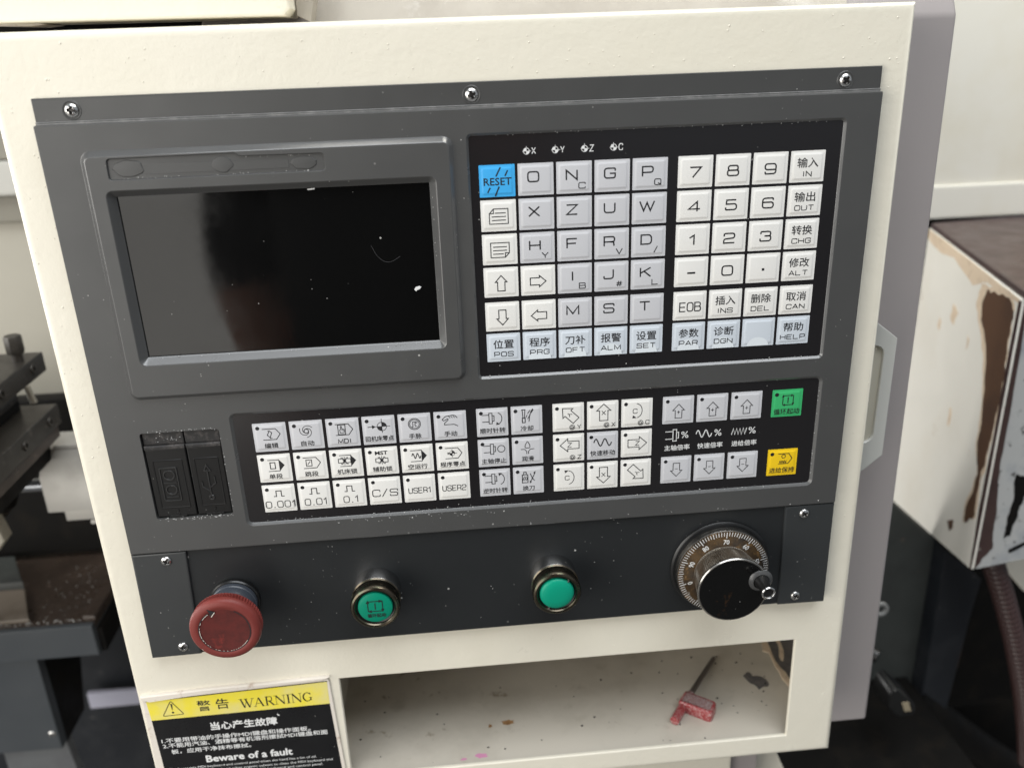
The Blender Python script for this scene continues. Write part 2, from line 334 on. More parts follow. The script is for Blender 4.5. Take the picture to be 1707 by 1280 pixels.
def sq(mb, s, cx, cy, h, wf, st, d, mi, gap=.32, rot=0):
    """stroke lettering centred on (cx, cy)"""
    ws = [ADV.get(c, 1) for c in s]; tot = sum(ws) * wf * h + gap * h * (len(s) - 1); x = -tot / 2
    ca, sa = math.cos(math.radians(rot)), math.sin(math.radians(rot))
    for c, a in zip(s, ws):
        off = (a - 1) / 2 * wf * h
        for pts, cl in GL[c]:
            pp = []
            for p in pts:
                u = x + off + p[0] * wf * h; v = (.5 - p[1]) * h
                pp.append((cx + u * ca - v * sa, cy + u * sa + v * ca, (p[2] if len(p) > 2 else 0) * h))
            stroke(mb, pp, st, d, mi, bool(cl))
        x += a * wf * h + gap * h
_TC = {}
def glyphs(s, bold=0, shear=0):
    k = (s, bold, shear)
    if k not in _TC:
        c = bpy.data.curves.new('t', 'FONT'); c.body = s; c.size = 1; c.offset = bold; c.shear = shear; c.resolution_u = 2
        o = bpy.data.objects.new('t', c); m = bpy.data.meshes.new_from_object(o)
        vs = [(v.co.x, v.co.y) for v in m.vertices]; fs = [tuple(p.vertices) for p in m.polygons]
        bpy.data.objects.remove(o); bpy.data.curves.remove(c); bpy.data.meshes.remove(m)
        _TC[k] = (vs, fs, min(v[0] for v in vs), max(v[0] for v in vs), min(v[1] for v in vs), max(v[1] for v in vs))
    return _TC[k]
def text(mb, s, cx, cy, wid, hei, d, mi, bold=0, rot=0, shear=0, fat=0):
    if fat:
        for k, (dx, dy) in enumerate(((-fat, 0), (fat, 0), (0, -fat), (0, fat))): text(mb, s, cx + dx, cy + dy, wid, hei, d - .004 * k, mi, bold, rot, shear)
        return
    """type set into a box wid x hei centred on (cx, cy)"""
    vs, fs, x0, x1, y0, y1 = glyphs(s, bold, shear); ca, sa = math.cos(math.radians(rot)), math.sin(math.radians(rot)); out = []
    for x, y in vs:
        u = ((x - x0) / (x1 - x0) - .5) * wid; v = (.5 - (y - y0) / (y1 - y0)) * hei
        out.append((cx + u * ca - v * sa, cy + u * sa + v * ca, d))
    mb.add(out, fs, mi)

# ================================================================== STRUCTURE
mb = MB(); plate(mb, [(-9000, -9000), (9000, -9000), (9000, 9000), (-9000, 9000)], 1330, 1345, axis='y')
tag(mb.build('floor', CONC), kind='structure')

# ------------------------------------------------------------------ the cream cabinet
cab = thing('control_cabinet', 'cream painted control cabinet with a mauve grey rear housing and an open tool shelf', 'cabinet', (210, 443, 60))
OUT = [(-20, -41.8), (436.6, -41.8), (441.4, 443.4), (-19.4, 443.4)]
OPEN = [(107.6, 345.4), (407.6, 345.4), (408.2, 426.4), (107.6, 427.2)]
mb = MB(); plate(mb, OUT, 8, 60, [OPEN], bev=3.2, hb=.7, hdepth=2.2, back=False, seg=4)
mb.build('front_shell', CREAM, cab)
mb = MB()                                               # shelf box: floor, walls and ceiling
x0, x1, y0, y1, d0, d1 = 96, 437.5, 343.5, 428.2, 10.4, 210
x2, ds = 463, 61.6
mb.add([(x0, y1, d0), (x1, y1, d0), (x1, y1, ds), (x2, y1, ds), (x2, y1, d1), (x0, y1, d1)], [(0, 1, 2, 5), (2, 3, 4, 5)])
mb.add([(x0, y0, d0), (x0, y1, d0), (x0, y1, d1), (x0, y0, d1)], [(0, 1, 2, 3)])
mb.add([(x1, y0, d0), (x1, y1, d0), (x1, y1, ds), (x1, y0, ds)], [(0, 1, 2, 3)])
mb.add([(x2, y0, ds), (x2, y1, ds), (x2, y1, d1), (x2, y0, d1)], [(0, 1, 2, 3)])
mb.add([(x1, y0, ds), (x1, y1, ds), (x2, y1, ds), (x2, y0, ds)], [(0, 1, 2, 3)])
mb.add([(x0, y0, d1), (x2, y0, d1), (x2, y1, d1), (x0, y1, d1)], [(0, 1, 2, 3)])
mb.add([(x0, y0, d0), (x1, y0, d0), (x1, y0, ds), (x2, y0, ds), (x2, y0, d1), (x0, y0, d1)], [(0, 1, 2, 5), (2, 3, 4, 5)])
shelf = mb.build('shelf_box', TRAY, cab, recalc=False)
def blob(cx, cy, rx, ry, n, jit, seed, ang=0):
    r_ = random.Random(seed); out = []
    for i in range(n):
        a = 2 * math.pi * i / n; k = 1 + r_.uniform(-jit, jit); x = rx * k * math.cos(a); y = ry * k * math.sin(a); t = math.radians(ang)
        out.append((cx + x * math.cos(t) - y * math.sin(t), cy + x * math.sin(t) + y * math.cos(t)))
    return out
mb = MB(); chipp = [(399.7, 72.5), (402, 74.2), (404.5, 76.4), (406.4, 75.1), (406.9, 71.1), (409.5, 71.4), (412.5, 70.4), (415.7, 66.6), (416.4, 63.2), (415.9, 60.2), (413.9, 58.6), (411, 58.9), (406.6, 56.3), (406, 59.5), (404.8, 62.0), (402.6, 63.6), (401.2, 66.8)]
plate(mb, chipp, 428.05, 428.19, axis='y'); mb.build('bare_patch', BARE, shelf)
mb = MB(); rim = [(427.2, 107), (427, 104.2), (424.7, 98.4), (428.8, 95.5), (428.2, 87.3), (427.8, 79.1), (428.7, 72.2), (427.9, 65.6), (429.3, 60), (430.3, 54), (433, 54), (433.3, 63.3), (433.2, 71.7), (431.3, 77.0), (430.3, 84.6), (430.6, 91.7), (431.8, 101.2), (432.5, 112)]
plate(mb, rim, 427.5, 428.19, axis='y'); mb.build('peeled_paint', PEEL, shelf)
mb = MB(); big = [(433.2, 54), (433.5, 63.3), (433.4, 71.7), (431.5, 77.0), (430.5, 84.6), (430.8, 91.7), (432.0, 101.2), (432.7, 114), (462.8, 114), (462.8, 62.2), (437.3, 61), (437.3, 54)]
plate(mb, big, 427.95, 428.19, axis='y'); mb.build('bare_patch', BARE, shelf)
mb = MB(); plate(mb, [(438.5, 112), (439.8, 105.0), (438, 98), (435, 90), (434.9, 86), (436, 84), (439, 90), (441.4, 97), (442.6, 105), (443, 112)], 427.7, 427.93, axis='y'); mb.build('peeled_paint', PEEL, shelf)
mb = MB(); plate(mb, blob(216, 46, 4.2, 2.6, 14, .3, 8), 428.08, 428.19, axis='y'); plate(mb, blob(203, 44, 1.4, 1.8, 9, .3, 9), 428.08, 428.19, axis='y'); mb.build('rust_spot', RUST, shelf)
mb = MB(); plate(mb, blob(195, 17, 4.5, 2.2, 14, .4, 18), 428.08, 428.19, axis='y'); plate(mb, blob(183, 15, 2, 1.2, 9, .4, 19), 428.08, 428.19, axis='y'); mb.build('marker_stain', PINK, shelf)
mb = MB(); r_ = random.Random(5)
for i in range(60):
    x = r_.choice([r_.uniform(110, 440), r_.uniform(330, 440)]); d = r_.uniform(14, 100); rad = r_.uniform(.3, .85)
    plate(mb, blob(x, d, rad, rad * r_.uniform(.5, 1), 6, .3, i), 428.2 - rad * .6, 428.2, axis='y')
tag(mb.build('metal_chip', DSTEEL2, cab), kind='stuff')
# rear housing
mb = MB()
def xr(y): return 489 + (y + 37.4) / 508 * 7.8
q0, q1, q2 = xr(-36.2), xr(339), xr(470.4)
mb.add([(70, -36.2, 60), (q0, -36.2, 60), (q1, 339, 60), (q2, 470.4, 60), (444, 470.4, 60), (444, 339, 60), (70, 339, 60)], [(0, 1, 2, 5, 6), (2, 3, 4, 5)])
mb.add([(70, -36.2, 60), (q0, -36.2, 60), (q0, -76, 81), (70, -76, 81)], [(0, 1, 2, 3)])
mb.add([(70, -76, 81), (q0, -76, 81), (q0, -76, 260), (70, -76, 260)], [(0, 1, 2, 3)])
mb.add([(q0, -36.2, 60), (q1, 339, 60), (q2, 470.4, 60), (q2, 470.4, 260), (q1, 339, 260), (q0, -76, 260), (q0, -76, 81)], [(0, 1, 2, 3, 4, 5, 6)])
mb.add([(q2, 470.4, 60), (444, 470.4, 60), (444, 470.4, 260), (q2, 470.4, 260)], [(0, 1, 2, 3)])
mb.add([(70, -36.2, 60), (70, 339, 60), (70, 339, 260), (70, -76, 260), (70, -76, 81)], [(0, 1, 2, 3, 4)])
rh = mb.build('rear_housing', MAUVE, cab)
bv = rh.modifiers.new('edge', 'BEVEL'); bv.width = .0022; bv.segments = 3; bv.limit_method = 'ANGLE'; bv.angle_limit = math.radians(20)
mb = MB(); mb.add([(128, -42, 63.1), (425, -42, 63.1), (425, -75, 80.4), (128, -75, 80.4)], [(0, 1, 2, 3)])
mb.v = [(x, y, d - .9) for x, y, d in mb.v]
mb.build('dust_film', DUSTY, cab, recalc=False)
# the beam across the top at the left
mb = MB(); plate(mb, [(-160, -82), (123.5, -82), (124, -48.6), (120.5, -45.2), (-160, -47.4)], 22, 70, bev=1.2); mb.build('top_beam', CREAM, cab)
mb = MB(); plate(mb, [(124.4, -80), (140, -80), (131, -42.5), (124.4, -46)], 40, 58, bev=.5); mb.build('beam_end_plate', DUSTY, cab)
mb = MB(); plate(mb, [(-160, -47.2), (-30, -46.2), (-6, -44.9), (2, -45.6), (-4, -46.7), (-60, -48.4), (-160, -49)], 36, 60, bev=.3); mb.build('gap_dust', SEDGE, cab)
mb = MB(); plate(mb, [(-160, -52), (122, -50), (128, -41), (-160, -41)], 66, 69, bev=0); mb.build('gap_backing', DSTEEL2, cab)
# tab on the right side
mb = MB(); plate(mb, [(425, 117), (446.2, 132.7), (459.3, 142.9), (459.9, 220.6), (448.9, 230.2), (425, 246)], 24, 27.5, [rr(436, 147, 452, 211, 6)], bev=.6, hb=.4)
tb = mb.build('side_tab', TABM, cab)
mb = MB(); plate(mb, rr(434, 145, 454, 213, 6), 26.2, 27.3, bev=0); mb.build('slot_backing', SLOTM, tb)
# pedestal below
mb = MB(); plate(mb, [(120, 486), (391, 486), (391, 900), (120, 900)], 60, 210, bev=2); mb.build('pedestal_post', CREAM, cab)
mb = MB(); plate(mb, [(391.5, 470.5), (414, 470.5), (414, 900), (391.5, 900)], 66, 205, bev=1); mb.build('pedestal_side', MAUVE, cab)
mb = MB(); plate(mb, [(412, 488), (425, 488), (455, 560), (414.4, 560)], 90, 94, bev=.5); mb.build('gusset', CREAM, cab)
mb = MB()
r_ = random.Random(11)
for i in range(230):                                     # grains and runs under the paint
    k = r_.random()
    if k < .45: x, y = r_.uniform(-17, 435), r_.uniform(-37, -14)
    elif k < .65: x, y = r_.uniform(-17, -3), r_.uniform(-30, 430)
    elif k < .8: x, y = r_.uniform(424, 438), r_.uniform(-30, 430)
    else: x, y = r_.uniform(-15, 436), r_.choice([r_.uniform(315, 341), r_.uniform(430, 440)])
    r0 = r_.uniform(.22, .62); a = r_.uniform(0, 360)
    l1 = blob(x, y, r0, r0 * r_.uniform(.6, 1), 7, .15, i, a)
    loft(mb, [(l1, 8.0), (inset(l1, r0 * .3), 8 - r0 * .35), (inset(l1, r0 * .6), 8 - r0 * .5)])
mb.build('paint_grain', CREAM, cab, ang=80)['kind'] = 'stuff'

# ------------------------------------------------------------------ the control unit: bezel, screen, keys
cu = thing('control_unit', 'charcoal operator control unit with a dark screen, two black keypads and white keys', 'control panel', (210, 238, 8))
FR = rr(18.5, 12.6, 199.7, 143, 5.5, 6)
H1 = rr(205.8, 11.9, 402.6, 143.6, 3, 6); H2 = rr(68.0, 154.0, 404.2, 225.2, 4, 6)
HU = rr(18.9, 162.7, 61.7, 216.3, 1.5, 3)
mb = MB()
bz_out = rr(0, 0, 420, 238.3, .8, 3)
plate(mb, bz_out, 0, 8, [inset(FR, 0), H1, H2, HU], bev=.5, hb=0, hdepth=0.01, back=False)
# raised screen surround, its recess and the slot above
SR = rr(28.4, 31.8, 189.6, 122.7, 3.2, 6); SG = rr(32.0, 35.2, 186.9, 121.4 - .9, .6, 6)
SL = rnd([(31.5, 16.4, 2), (92.6, 16.0, 0), (95.2, 17.6, 0), (135.7, 17.9, 2), (135.7, 26.5, 2), (31.3, 26.7, 2)], 0, True, 4)
# the bezel plate itself
FI = inset(FR, .7); FT = inset(FR, 2.3); FT2 = inset(FR, 3.0)
loft(mb, [(FR, 0.0), (inset(FR, .25), -.1), (inset(FR, 2.5), -2.75), (inset(FR, 2.75), -2.93), (FT2, -3)], cap1=False, mi=1)
sl_in = inset(SL, .5)
cap(mb, [FT2, inset(SR, -.4), inset(SL, -.2)], -3, ax('d'))
loft(mb, [(inset(SR, -.4), -3), (SR, -2.8), (inset(SR, 2.9), .6), (inset(SR, 3.3), 1.0), (inset(SR, 3.3), 2.4)], cap1=False, mi=1)
loft(mb, [(inset(SL, -.2), -3), (SL, -2.8), (inset(SL, .35), -1.9)], cap1=True)
for H, ins in ((H1, 1.5), (H2, 1.8)):
    loft(mb, [(H, 0), (inset(H, .25), .05), (inset(H, ins - .3), 1.0), (inset(H, ins), 1.25), (inset(H, ins), 1.6)], cap1=False, mi=1)
loft(mb, [(HU, 0), (HU, 6)], cap1=True)
bez = mb.build('bezel', [BEZEL, EDGEM], cu, ang=30, recalc=False)
mb = MB()
for x, y, rx, ry, s in ((41.1, 21.4, 7.5, 4.1, 1), (86, 21.4, 5.2, 3.9, 2), (125.5, 22.3, 6.4, 3.3, 3)):
    mb = MB(); l = blob(x, y, rx, ry, 20, .07, s); loft(mb, [(l, -1.9), (inset(l, .35), -2.25), (inset(l, .9), -2.3)]); mb.build('glue_blob', BEZEL, bez)
mb = MB()
for x0_, x1_, yy in ((50, 80, 19.3), (92, 118, 19.9), (52, 130, 24.9)): stroke(mb, [(x0_, yy), (x1_, yy + .05)], .35, -1.96, 0)
plate(mb, rnd([(48, 19.6), (118, 20.0), (118, 24.4), (48, 24.4)], 0, True), -2.05, -1.9, bev=.1); mb.build('slot_label_plate', BEZEL, bez)
# mounting strip
mb = MB(); holes = [circ(17.6, -6.2, 4.6, 28), circ(210.1, -6.0, 4.6, 28), circ(401.6, -5.8, 4.6, 28)]
plate(mb, rr(-.4, -12.1, 420.7, -.6, .4, 2), 5, 8.2, [], bev=.45)
for h in holes: loft(mb, [(h, 4.98), (inset(h, .3), 4.72), (inset(h, .7), 4.86), (inset(h, 1.0), 4.98)], cap1=False)
mb.build('mounting_strip', STRIP, cu, ang=25)
mb = MB(); plate(mb, rr(0, -1.3, 420.2, .4, .2, 2), 3.4, 7.5, [], bev=.4); mb.build('ledge', SCUFFLIT, cu, ang=25)
# screws
def screw_mesh(r):
    m = MB(); n = 40; R_ = 11; vs = []
    def hgt(x, y):
        rho = math.hypot(x, y) / r; h = -r * .52 * math.sqrt(max(0, 1 - (rho * .96) ** 2))
        a, b = abs(x) / r, abs(y) / r
        if (a < .17 and b < .56) or (b < .17 and a < .56): h += r * .42
        elif (a < .28 and b < .28): h += r * .3
        return h
    vs.append((0, 0, hgt(0, 0)))
    for j in range(1, R_ + 1):
        for i in range(n):
            rad = r * j / R_; x = rad * math.cos(2 * math.pi * i / n); y = rad * math.sin(2 * math.pi * i / n); vs.append((x, y, hgt(x, y)))
    for i in range(n): vs.append((r * math.cos(2 * math.pi * i / n), r * math.sin(2 * math.pi * i / n), .6))
    fs = [(0, 1 + i, 1 + (i + 1) % n) for i in range(n)]
    for j in range(R_): fs += [(1 + j * n + i, 1 + j * n + (i + 1) % n, 1 + (j + 1) * n + (i + 1) % n, 1 + (j + 1) * n + i) for i in range(n)]
    for f in fs:
        cx = sum(vs[i][0] for i in f) / len(f) / r; cy = sum(vs[i][1] for i in f) / len(f) / r; a, b = abs(cx), abs(cy)
        m.f.append(f); m.m.append(1 if (a < .17 and b < .58) or (b < .17 and a < .58) or (a < .27 and b < .27) else 0)
    m.v = vs; return m
SCREW0 = None
def screw(x, y, d, parent, r, rot):
    global SCREW0
    if SCREW0 is None:
        ob = screw_mesh(3.3).build('screw', [SCREWM, RECESS], parent, origin=(0, 0, 0), ang=40); ob.location = W(x, y, d) - ORI[parent.name]; ORI[ob.name] = W(x, y, d); SCREW0 = ob
    else: ob = dup(SCREW0, parent, W(x, y, d))
    ob.scale = (r / 3.3,) * 3; ob.rotation_euler = (0, math.radians(rot), 0); return ob
for (x, y), rot in (((17.6, -6.2), 12), ((210.1, -6.0), -20), ((401.6, -5.8), 38)): screw(x, y, 5, cu, 3.25, rot)
# screen
mb = MB(); plate(mb, rr(31.2, 34.6, 187.6, 121.4, .6, 2), 2.0, 3.5, bev=0)
scr = mb.build('screen', GLASS, cu)
mb = MB(); plate(mb, [(174.6, 90.6), (175.4, 89.4), (177.4, 88.9), (178.4, 89.4), (177.6, 90.5), (176, 91.1), (175.6, 91.8)], 1.4, 1.95, bev=.2); mb.build('lint_speck', WINK, scr)
mb = MB(); plate(mb, [(125, 35.6), (128.6, 35.3), (128.6, 36), (125.1, 36.2)], 1.5, 1.95); mb.build('lint_speck', WINK, scr)
mb = MB(); stroke(mb, [(154, 66), (156.5, 71.5), (160, 75), (164, 75.2), (168.5, 72.5)], .12, 1.96, 0, r=2); mb.build('scratch', INKG, scr)
# membranes
mb = MB(); plate(mb, rr(206.8, 13.0, 401.4, 142.3, 1.2, 3), 1.2, 3.0, bev=.15)
film1 = mb.build('keypad', FILM, cu); film1['label'] = 'black edit keypad of letter and number keys'
mb = MB(); plate(mb, rr(69.3, 155.3, 402.8, 223.9, 1.5, 3), 1.2, 3.0, bev=.15)
film2 = mb.build('keypad', FILM, cu); film2['label'] = 'long black operation keypad of mode and axis keys'
KD = .95                                                  # level of the key print
PLAT = KD - .34; LEG = PLAT - .035
def key(par, x0, y0, wd, ht, m, draw, label, ins=2.0):
    mb = MB(); a = rr(x0, y0, x0 + wd, y0 + ht, .25, 1); r_ = rr(x0 + ins - .9, y0 + ins - .9, x0 + wd - ins + .9, y0 + ht - ins + .9, 1.2, 3)
    plate(mb, a, KD, 1.3, [r_], bev=0, back=False, hdepth=.001)
    loft(mb, [(r_, KD), (inset(r_, .35), KD - .12), (inset(r_, .75), PLAT + .05), (inset(r_, 1.15), PLAT)], cap1=True)
    draw(mb, x0, y0, wd, ht)
    o = mb.build('key', [m, INK, INKG, K_MOON, WINK], par, ang=20); o['label'] = label; return o
def dotp(mb, x, y, r=1.12, mi=1, d=LEG): fill(mb, circ(x, y, r, 18), d, mi)
def letter(c, sub=None):
    def f(mb, x, y, w_, h):
        sq(mb, c, x + .43 * w_, y + .42 * h, 4.9, 1.13, .76, LEG, 1)
        if sub: sq(mb, sub, x + .72 * w_, y + .76 * h, 2.9, 1.15 if sub != '/' else .9, .5, LEG, 1)
    return f
def digit(c):
    def f(mb, x, y, w_, h):
        if c == '.': fill(mb, rr(x + .5 * w_ - .7, y + .55 * h - .7, x + .5 * w_ + .7, y + .55 * h + .7), LEG, 1)
        else: sq(mb, c, x + .5 * w_, y + .52 * h, 5.1, 1.14, .78 if c != '-' else 1.0, LEG, 1)
    return f
def cjk2(zh, en, moon=0):
    def f(mb, x, y, w_, h):
        if moon:
            l = [p for p in arc(x + .5 * w_, y + h * 1.02, 6.3, 6.9 if moon == 1 else 5.5, 180, 360, 18)]; yb = y + h * .985
            l = [(a, min(b, yb)) for a, b in l]; fill(mb, l, LEG + .02, 3)
        if zh: text(mb, zh, x + .5 * w_, y + .375 * h, 11.2, 5.0, LEG, 1, fat=.07)
        if en: sq(mb, en, x + .5 * w_, y + .735 * h, 2.5, 1.12, .47, LEG, 1, .38)
    return f
def reset(mb, x, y, w_, h):
    text(mb, 'RESET', x + .51 * w_, y + .52 * h, 14.2, 3.7, LEG, 1, fat=.08)
    for a, b, c, e in ((.60, .08, .47, .36), (.80, .18, .72, .36), (.30, .70, .22, .86), (.55, .68, .43, .97)):
        stroke(mb, [(x + a * w_, y + b * h), (x + c * w_, y + e * h)], .75, LEG, 1)
def page(up):
    def f(mb, x, y, w_, h):
        s = lambda pts, cl=0, wd=.5: stroke(mb, [(x + .24 * w_ + a * .53 * w_, y + .28 * h + b * .48 * h) for a, b in pts], wd, LEG, 1, bool(cl))
        if up: s([(.22, 0), (1, 0), (1, 1), (0, 1), (0, .3)], 1); s([(.22, 0), (.22, .3), (0, .3)])
        else: s([(0, 0), (1, 0), (1, .7), (.78, 1), (0, 1)], 1); s([(.78, 1), (.78, .7), (1, .7)])
        for k in (.28, .52, .76): s([(.12 if (not up or k > .3) else .3, k), (.88 if (up or k < .7) else .7, k)])
    return f
def barrow(mb, cx, cy, ln, hw, sw, ang, st=.54, hl=.42, mi=1):
    """outlined block arrow pointing along ang (0 = right, 90 = up)"""
    ca, sa = math.cos(math.radians(ang)), -math.sin(math.radians(ang)); h = ln / 2; b = h - ln * hl
    P = [(h, 0), (b, hw), (b, sw), (-h, sw), (-h, -sw), (b, -sw), (b, -hw)]
    stroke(mb, [(cx + u * ca - v * sa, cy + u * sa + v * ca) for u, v in P], st, LEG, mi, True)
def arrowkey(a): return lambda mb, x, y, w_, h: barrow(mb, x + .5 * w_, y + .53 * h, 8.4, 3.1, 1.95, a)
XL = [211.7 + 19.83 * i for i in range(5)]; XR = [314.9 + 19.93 * i for i in range(4)]
YR = [27.9, 45.6, 63.3, 81.0, 100.0, 117.7]
A1 = [['R', 'O', 'N.C', 'G', 'P.Q'], ['pu', 'X', 'Z', 'U', 'W'], ['pd', 'H.Y', 'F', 'R.V', 'D./'], ['u', 'r', 'I.B', 'J.#', 'K.L'], ['d', 'l', 'M', 'S', 'T']]
KW, KH = 18.35, 16.15
for r_i, row in enumerate(A1):
    for c_i, s in enumerate(row):
        x, y = XL[c_i], YR[r_i]
        if s == 'R' and c_i == 0: key(film1, x, y, KW, KH, K_RESET, reset, 'sky blue key printed RESET')
        elif s in ('pu', 'pd'): key(film1, x, y, KW, KH, K_WHITE, page(s == 'pu'), 'white key with a page symbol folded at the %s' % ('top left' if s == 'pu' else 'bottom right'))
        elif s in ('u', 'd', 'l', 'r') : key(film1, x, y, KW, KH, K_WHITE, arrowkey({'u': 90, 'd': 270, 'l': 180, 'r': 0}[s]), 'white key with an outlined arrow pointing ' + {'u': 'up', 'd': 'down', 'l': 'left', 'r': 'right'}[s])
        else:
            a = s.split('.'); key(film1, x, y, KW, KH, K_GREY, letter(*a), 'light grey key printed ' + a[0] + (' with a small ' + a[1] if len(a) > 1 else ''))
for c_i, (zh, en, mo) in enumerate((('位置', 'POS', 0), ('程序', 'PRG', 1), ('刀补', 'OFT', 1), ('报警', 'ALM', 1), ('设置', 'SET', 1))):
    key(film1, XL[c_i], YR[5], KW, KH - .1, K_BLUE, cjk2(zh, en, mo), 'pale blue key printed ' + zh + ' ' + en)
B1 = [['7', '8', '9', ('输入', 'IN')], ['4', '5', '6', ('输出', 'OUT')], ['1', '2', '3', ('转换', 'CHG')], ['-', '0', '.', ('修改', 'ALT')],
      ['EOB', ('插入', 'INS'), ('删除', 'DEL'), ('取消', 'CAN')], [('参数', 'PAR'), ('诊断', 'DGN'), ('', ''), ('帮助', 'HELP')]]
for r_i, row in enumerate(B1):
    for c_i, s in enumerate(row):
        x, y = XR[c_i], YR[r_i]; m = K_BLUE if r_i == 5 else K_WHITE
        if s == 'EOB': key(film1, x, y, KW, KH, m, lambda mb, x, y, w_, h: sq(mb, 'EOB', x + .51 * w_, y + .54 * h, 4.9, .66, .64, LEG, 1, .2), 'white key printed EOB')
        elif isinstance(s, tuple):
            mo = 0 if r_i < 5 else (0 if s[1] == 'HELP' else (2 if s[1] == '' else 1))
            key(film1, x, y, KW, KH, m, cjk2(s[0], s[1], mo), ('pale blue' if r_i == 5 else 'white') + (' key printed ' + s[0] + ' ' + s[1] if s[1] else ' key without lettering, a pale half moon on it'))
        else: key(film1, x, y, KW, KH, m, digit(s), 'white key printed ' + {'-': 'with a minus sign', '.': 'with a decimal point'}.get(s, s))
# reference point lamps printed above the keys
mb = MB()
for x, c in ((236.3, 'X'), (251.0, 'Y'), (266.0, 'Z'), (281.0, 'C')):
    y = 21.9; r = 1.55
    for a0 in (0, 90, 180, 270):
        pts = arc(x, y, r, r, a0, a0 + 90, 6) + [(x, y)]
        if a0 in (0, 180): fill(mb, pts, 1.14, 0)
    stroke(mb, circ(x, y, r, 24), .3, 1.13, 0, True); stroke(mb, [(x - r - .5, y), (x + r + .9, y)], .26, 1.13, 0); stroke(mb, [(x, y - r - .9), (x, y + r)], .26, 1.13, 0)
    sq(mb, c, x + 3.7, y - .1, 3.0, .62, .42, 1.13, 0)
mb.build('axis_lamp_print', WINK, film1, recalc=False)

# -------- operation keypad icons (fractions of a key)
def I(mb, x, y, w_, h):
    def s(pts, wd=.36, cl=0, mi=1, r=0): stroke(mb, [(x + a * w_, y + b * h) for a, b in pts], wd * 1.28, LEG, mi, bool(cl), r)
    def f(pts, mi=1): fill(mb, [(x + a * w_, y + b * h) for a, b in pts], LEG, mi)
    def c(cx, cy, r, wd=.36): stroke(mb, circ(x + cx * w_, y + cy * h, r, 24), wd * 1.28, LEG, 1, True)
    return s, f, c
def prog(s, f, solid):
    if solid: s([(.30, .20), (.66, .20)], .34); s([(.30, .60), (.66, .60)], .34); f([(.64, .185), (.81, .40), (.64, .615)])
    else: s([(.28, .20), (.68, .20), (.81, .39), (.68, .58), (.28, .58)], .36)
def lab(mb, x, y, w_, h, zh, wid, yy=.79, hei=3.1): text(mb, zh, x + .5 * w_, y + yy * h, wid, hei, LEG, 1, fat=.075)
def zero(mb, cx, cy, r, st=.3):
    stroke(mb, circ(cx, cy, r, 28), st, LEG, 1, True)
    for a0 in (-90, 90): fill(mb, arc(cx, cy, r, r, a0, a0 + 90, 8) + [(cx, cy)], LEG - .004, 1)
def spin(s, x0=.18, yc=.37, st=.36, k=1.0):
    s([(x0, yc - .14 * k), (x0 + .22 * k, yc - .14 * k)], st); s([(x0, yc + .10 * k), (x0 + .22 * k, yc + .10 * k)], st)
    s([(x0 + .22 * k, yc - .2 * k), (x0 + .32 * k, yc - .2 * k), (x0 + .32 * k, yc + .17 * k), (x0 + .22 * k, yc + .17 * k)], st, 1)
    s([(x0 + .32 * k, yc - .11 * k), (x0 + .38 * k, yc - .11 * k), (x0 + .38 * k, yc + .08 * k), (x0 + .32 * k, yc + .08 * k)], st)
def pulse(s): s([(.34, .42), (.42, .42), (.42, .22), (.58, .22), (.58, .42), (.67, .42)], .42)
def sine(s, x0, x1, yc, amp, n, st=.5):
    s([(x0 + (x1 - x0) * i / 40, yc - amp * math.sin(2 * math.pi * n * i / 40)) for i in range(41)], st)
def lockmark(s, cx, cy, k=1):
    for sg in (-1, 1):
        s([(cx + sg * .19 * k, cy - .07 * k), (cx + sg * .1 * k, cy - .07 * k), (cx + sg * .1 * k, cy - .12 * k), (cx + sg * .02 * k, cy), (cx + sg * .1 * k, cy + .12 * k), (cx + sg * .1 * k, cy + .07 * k), (cx + sg * .19 * k, cy + .07 * k)], .34, 1)
    s([(cx, cy - .15 * k), (cx, cy + .15 * k)], .3); s([(cx - .07 * k, cy - .13 * k), (cx + .07 * k, cy + .13 * k)], .3); s([(cx + .07 * k, cy - .13 * k), (cx - .07 * k, cy + .13 * k)], .3)
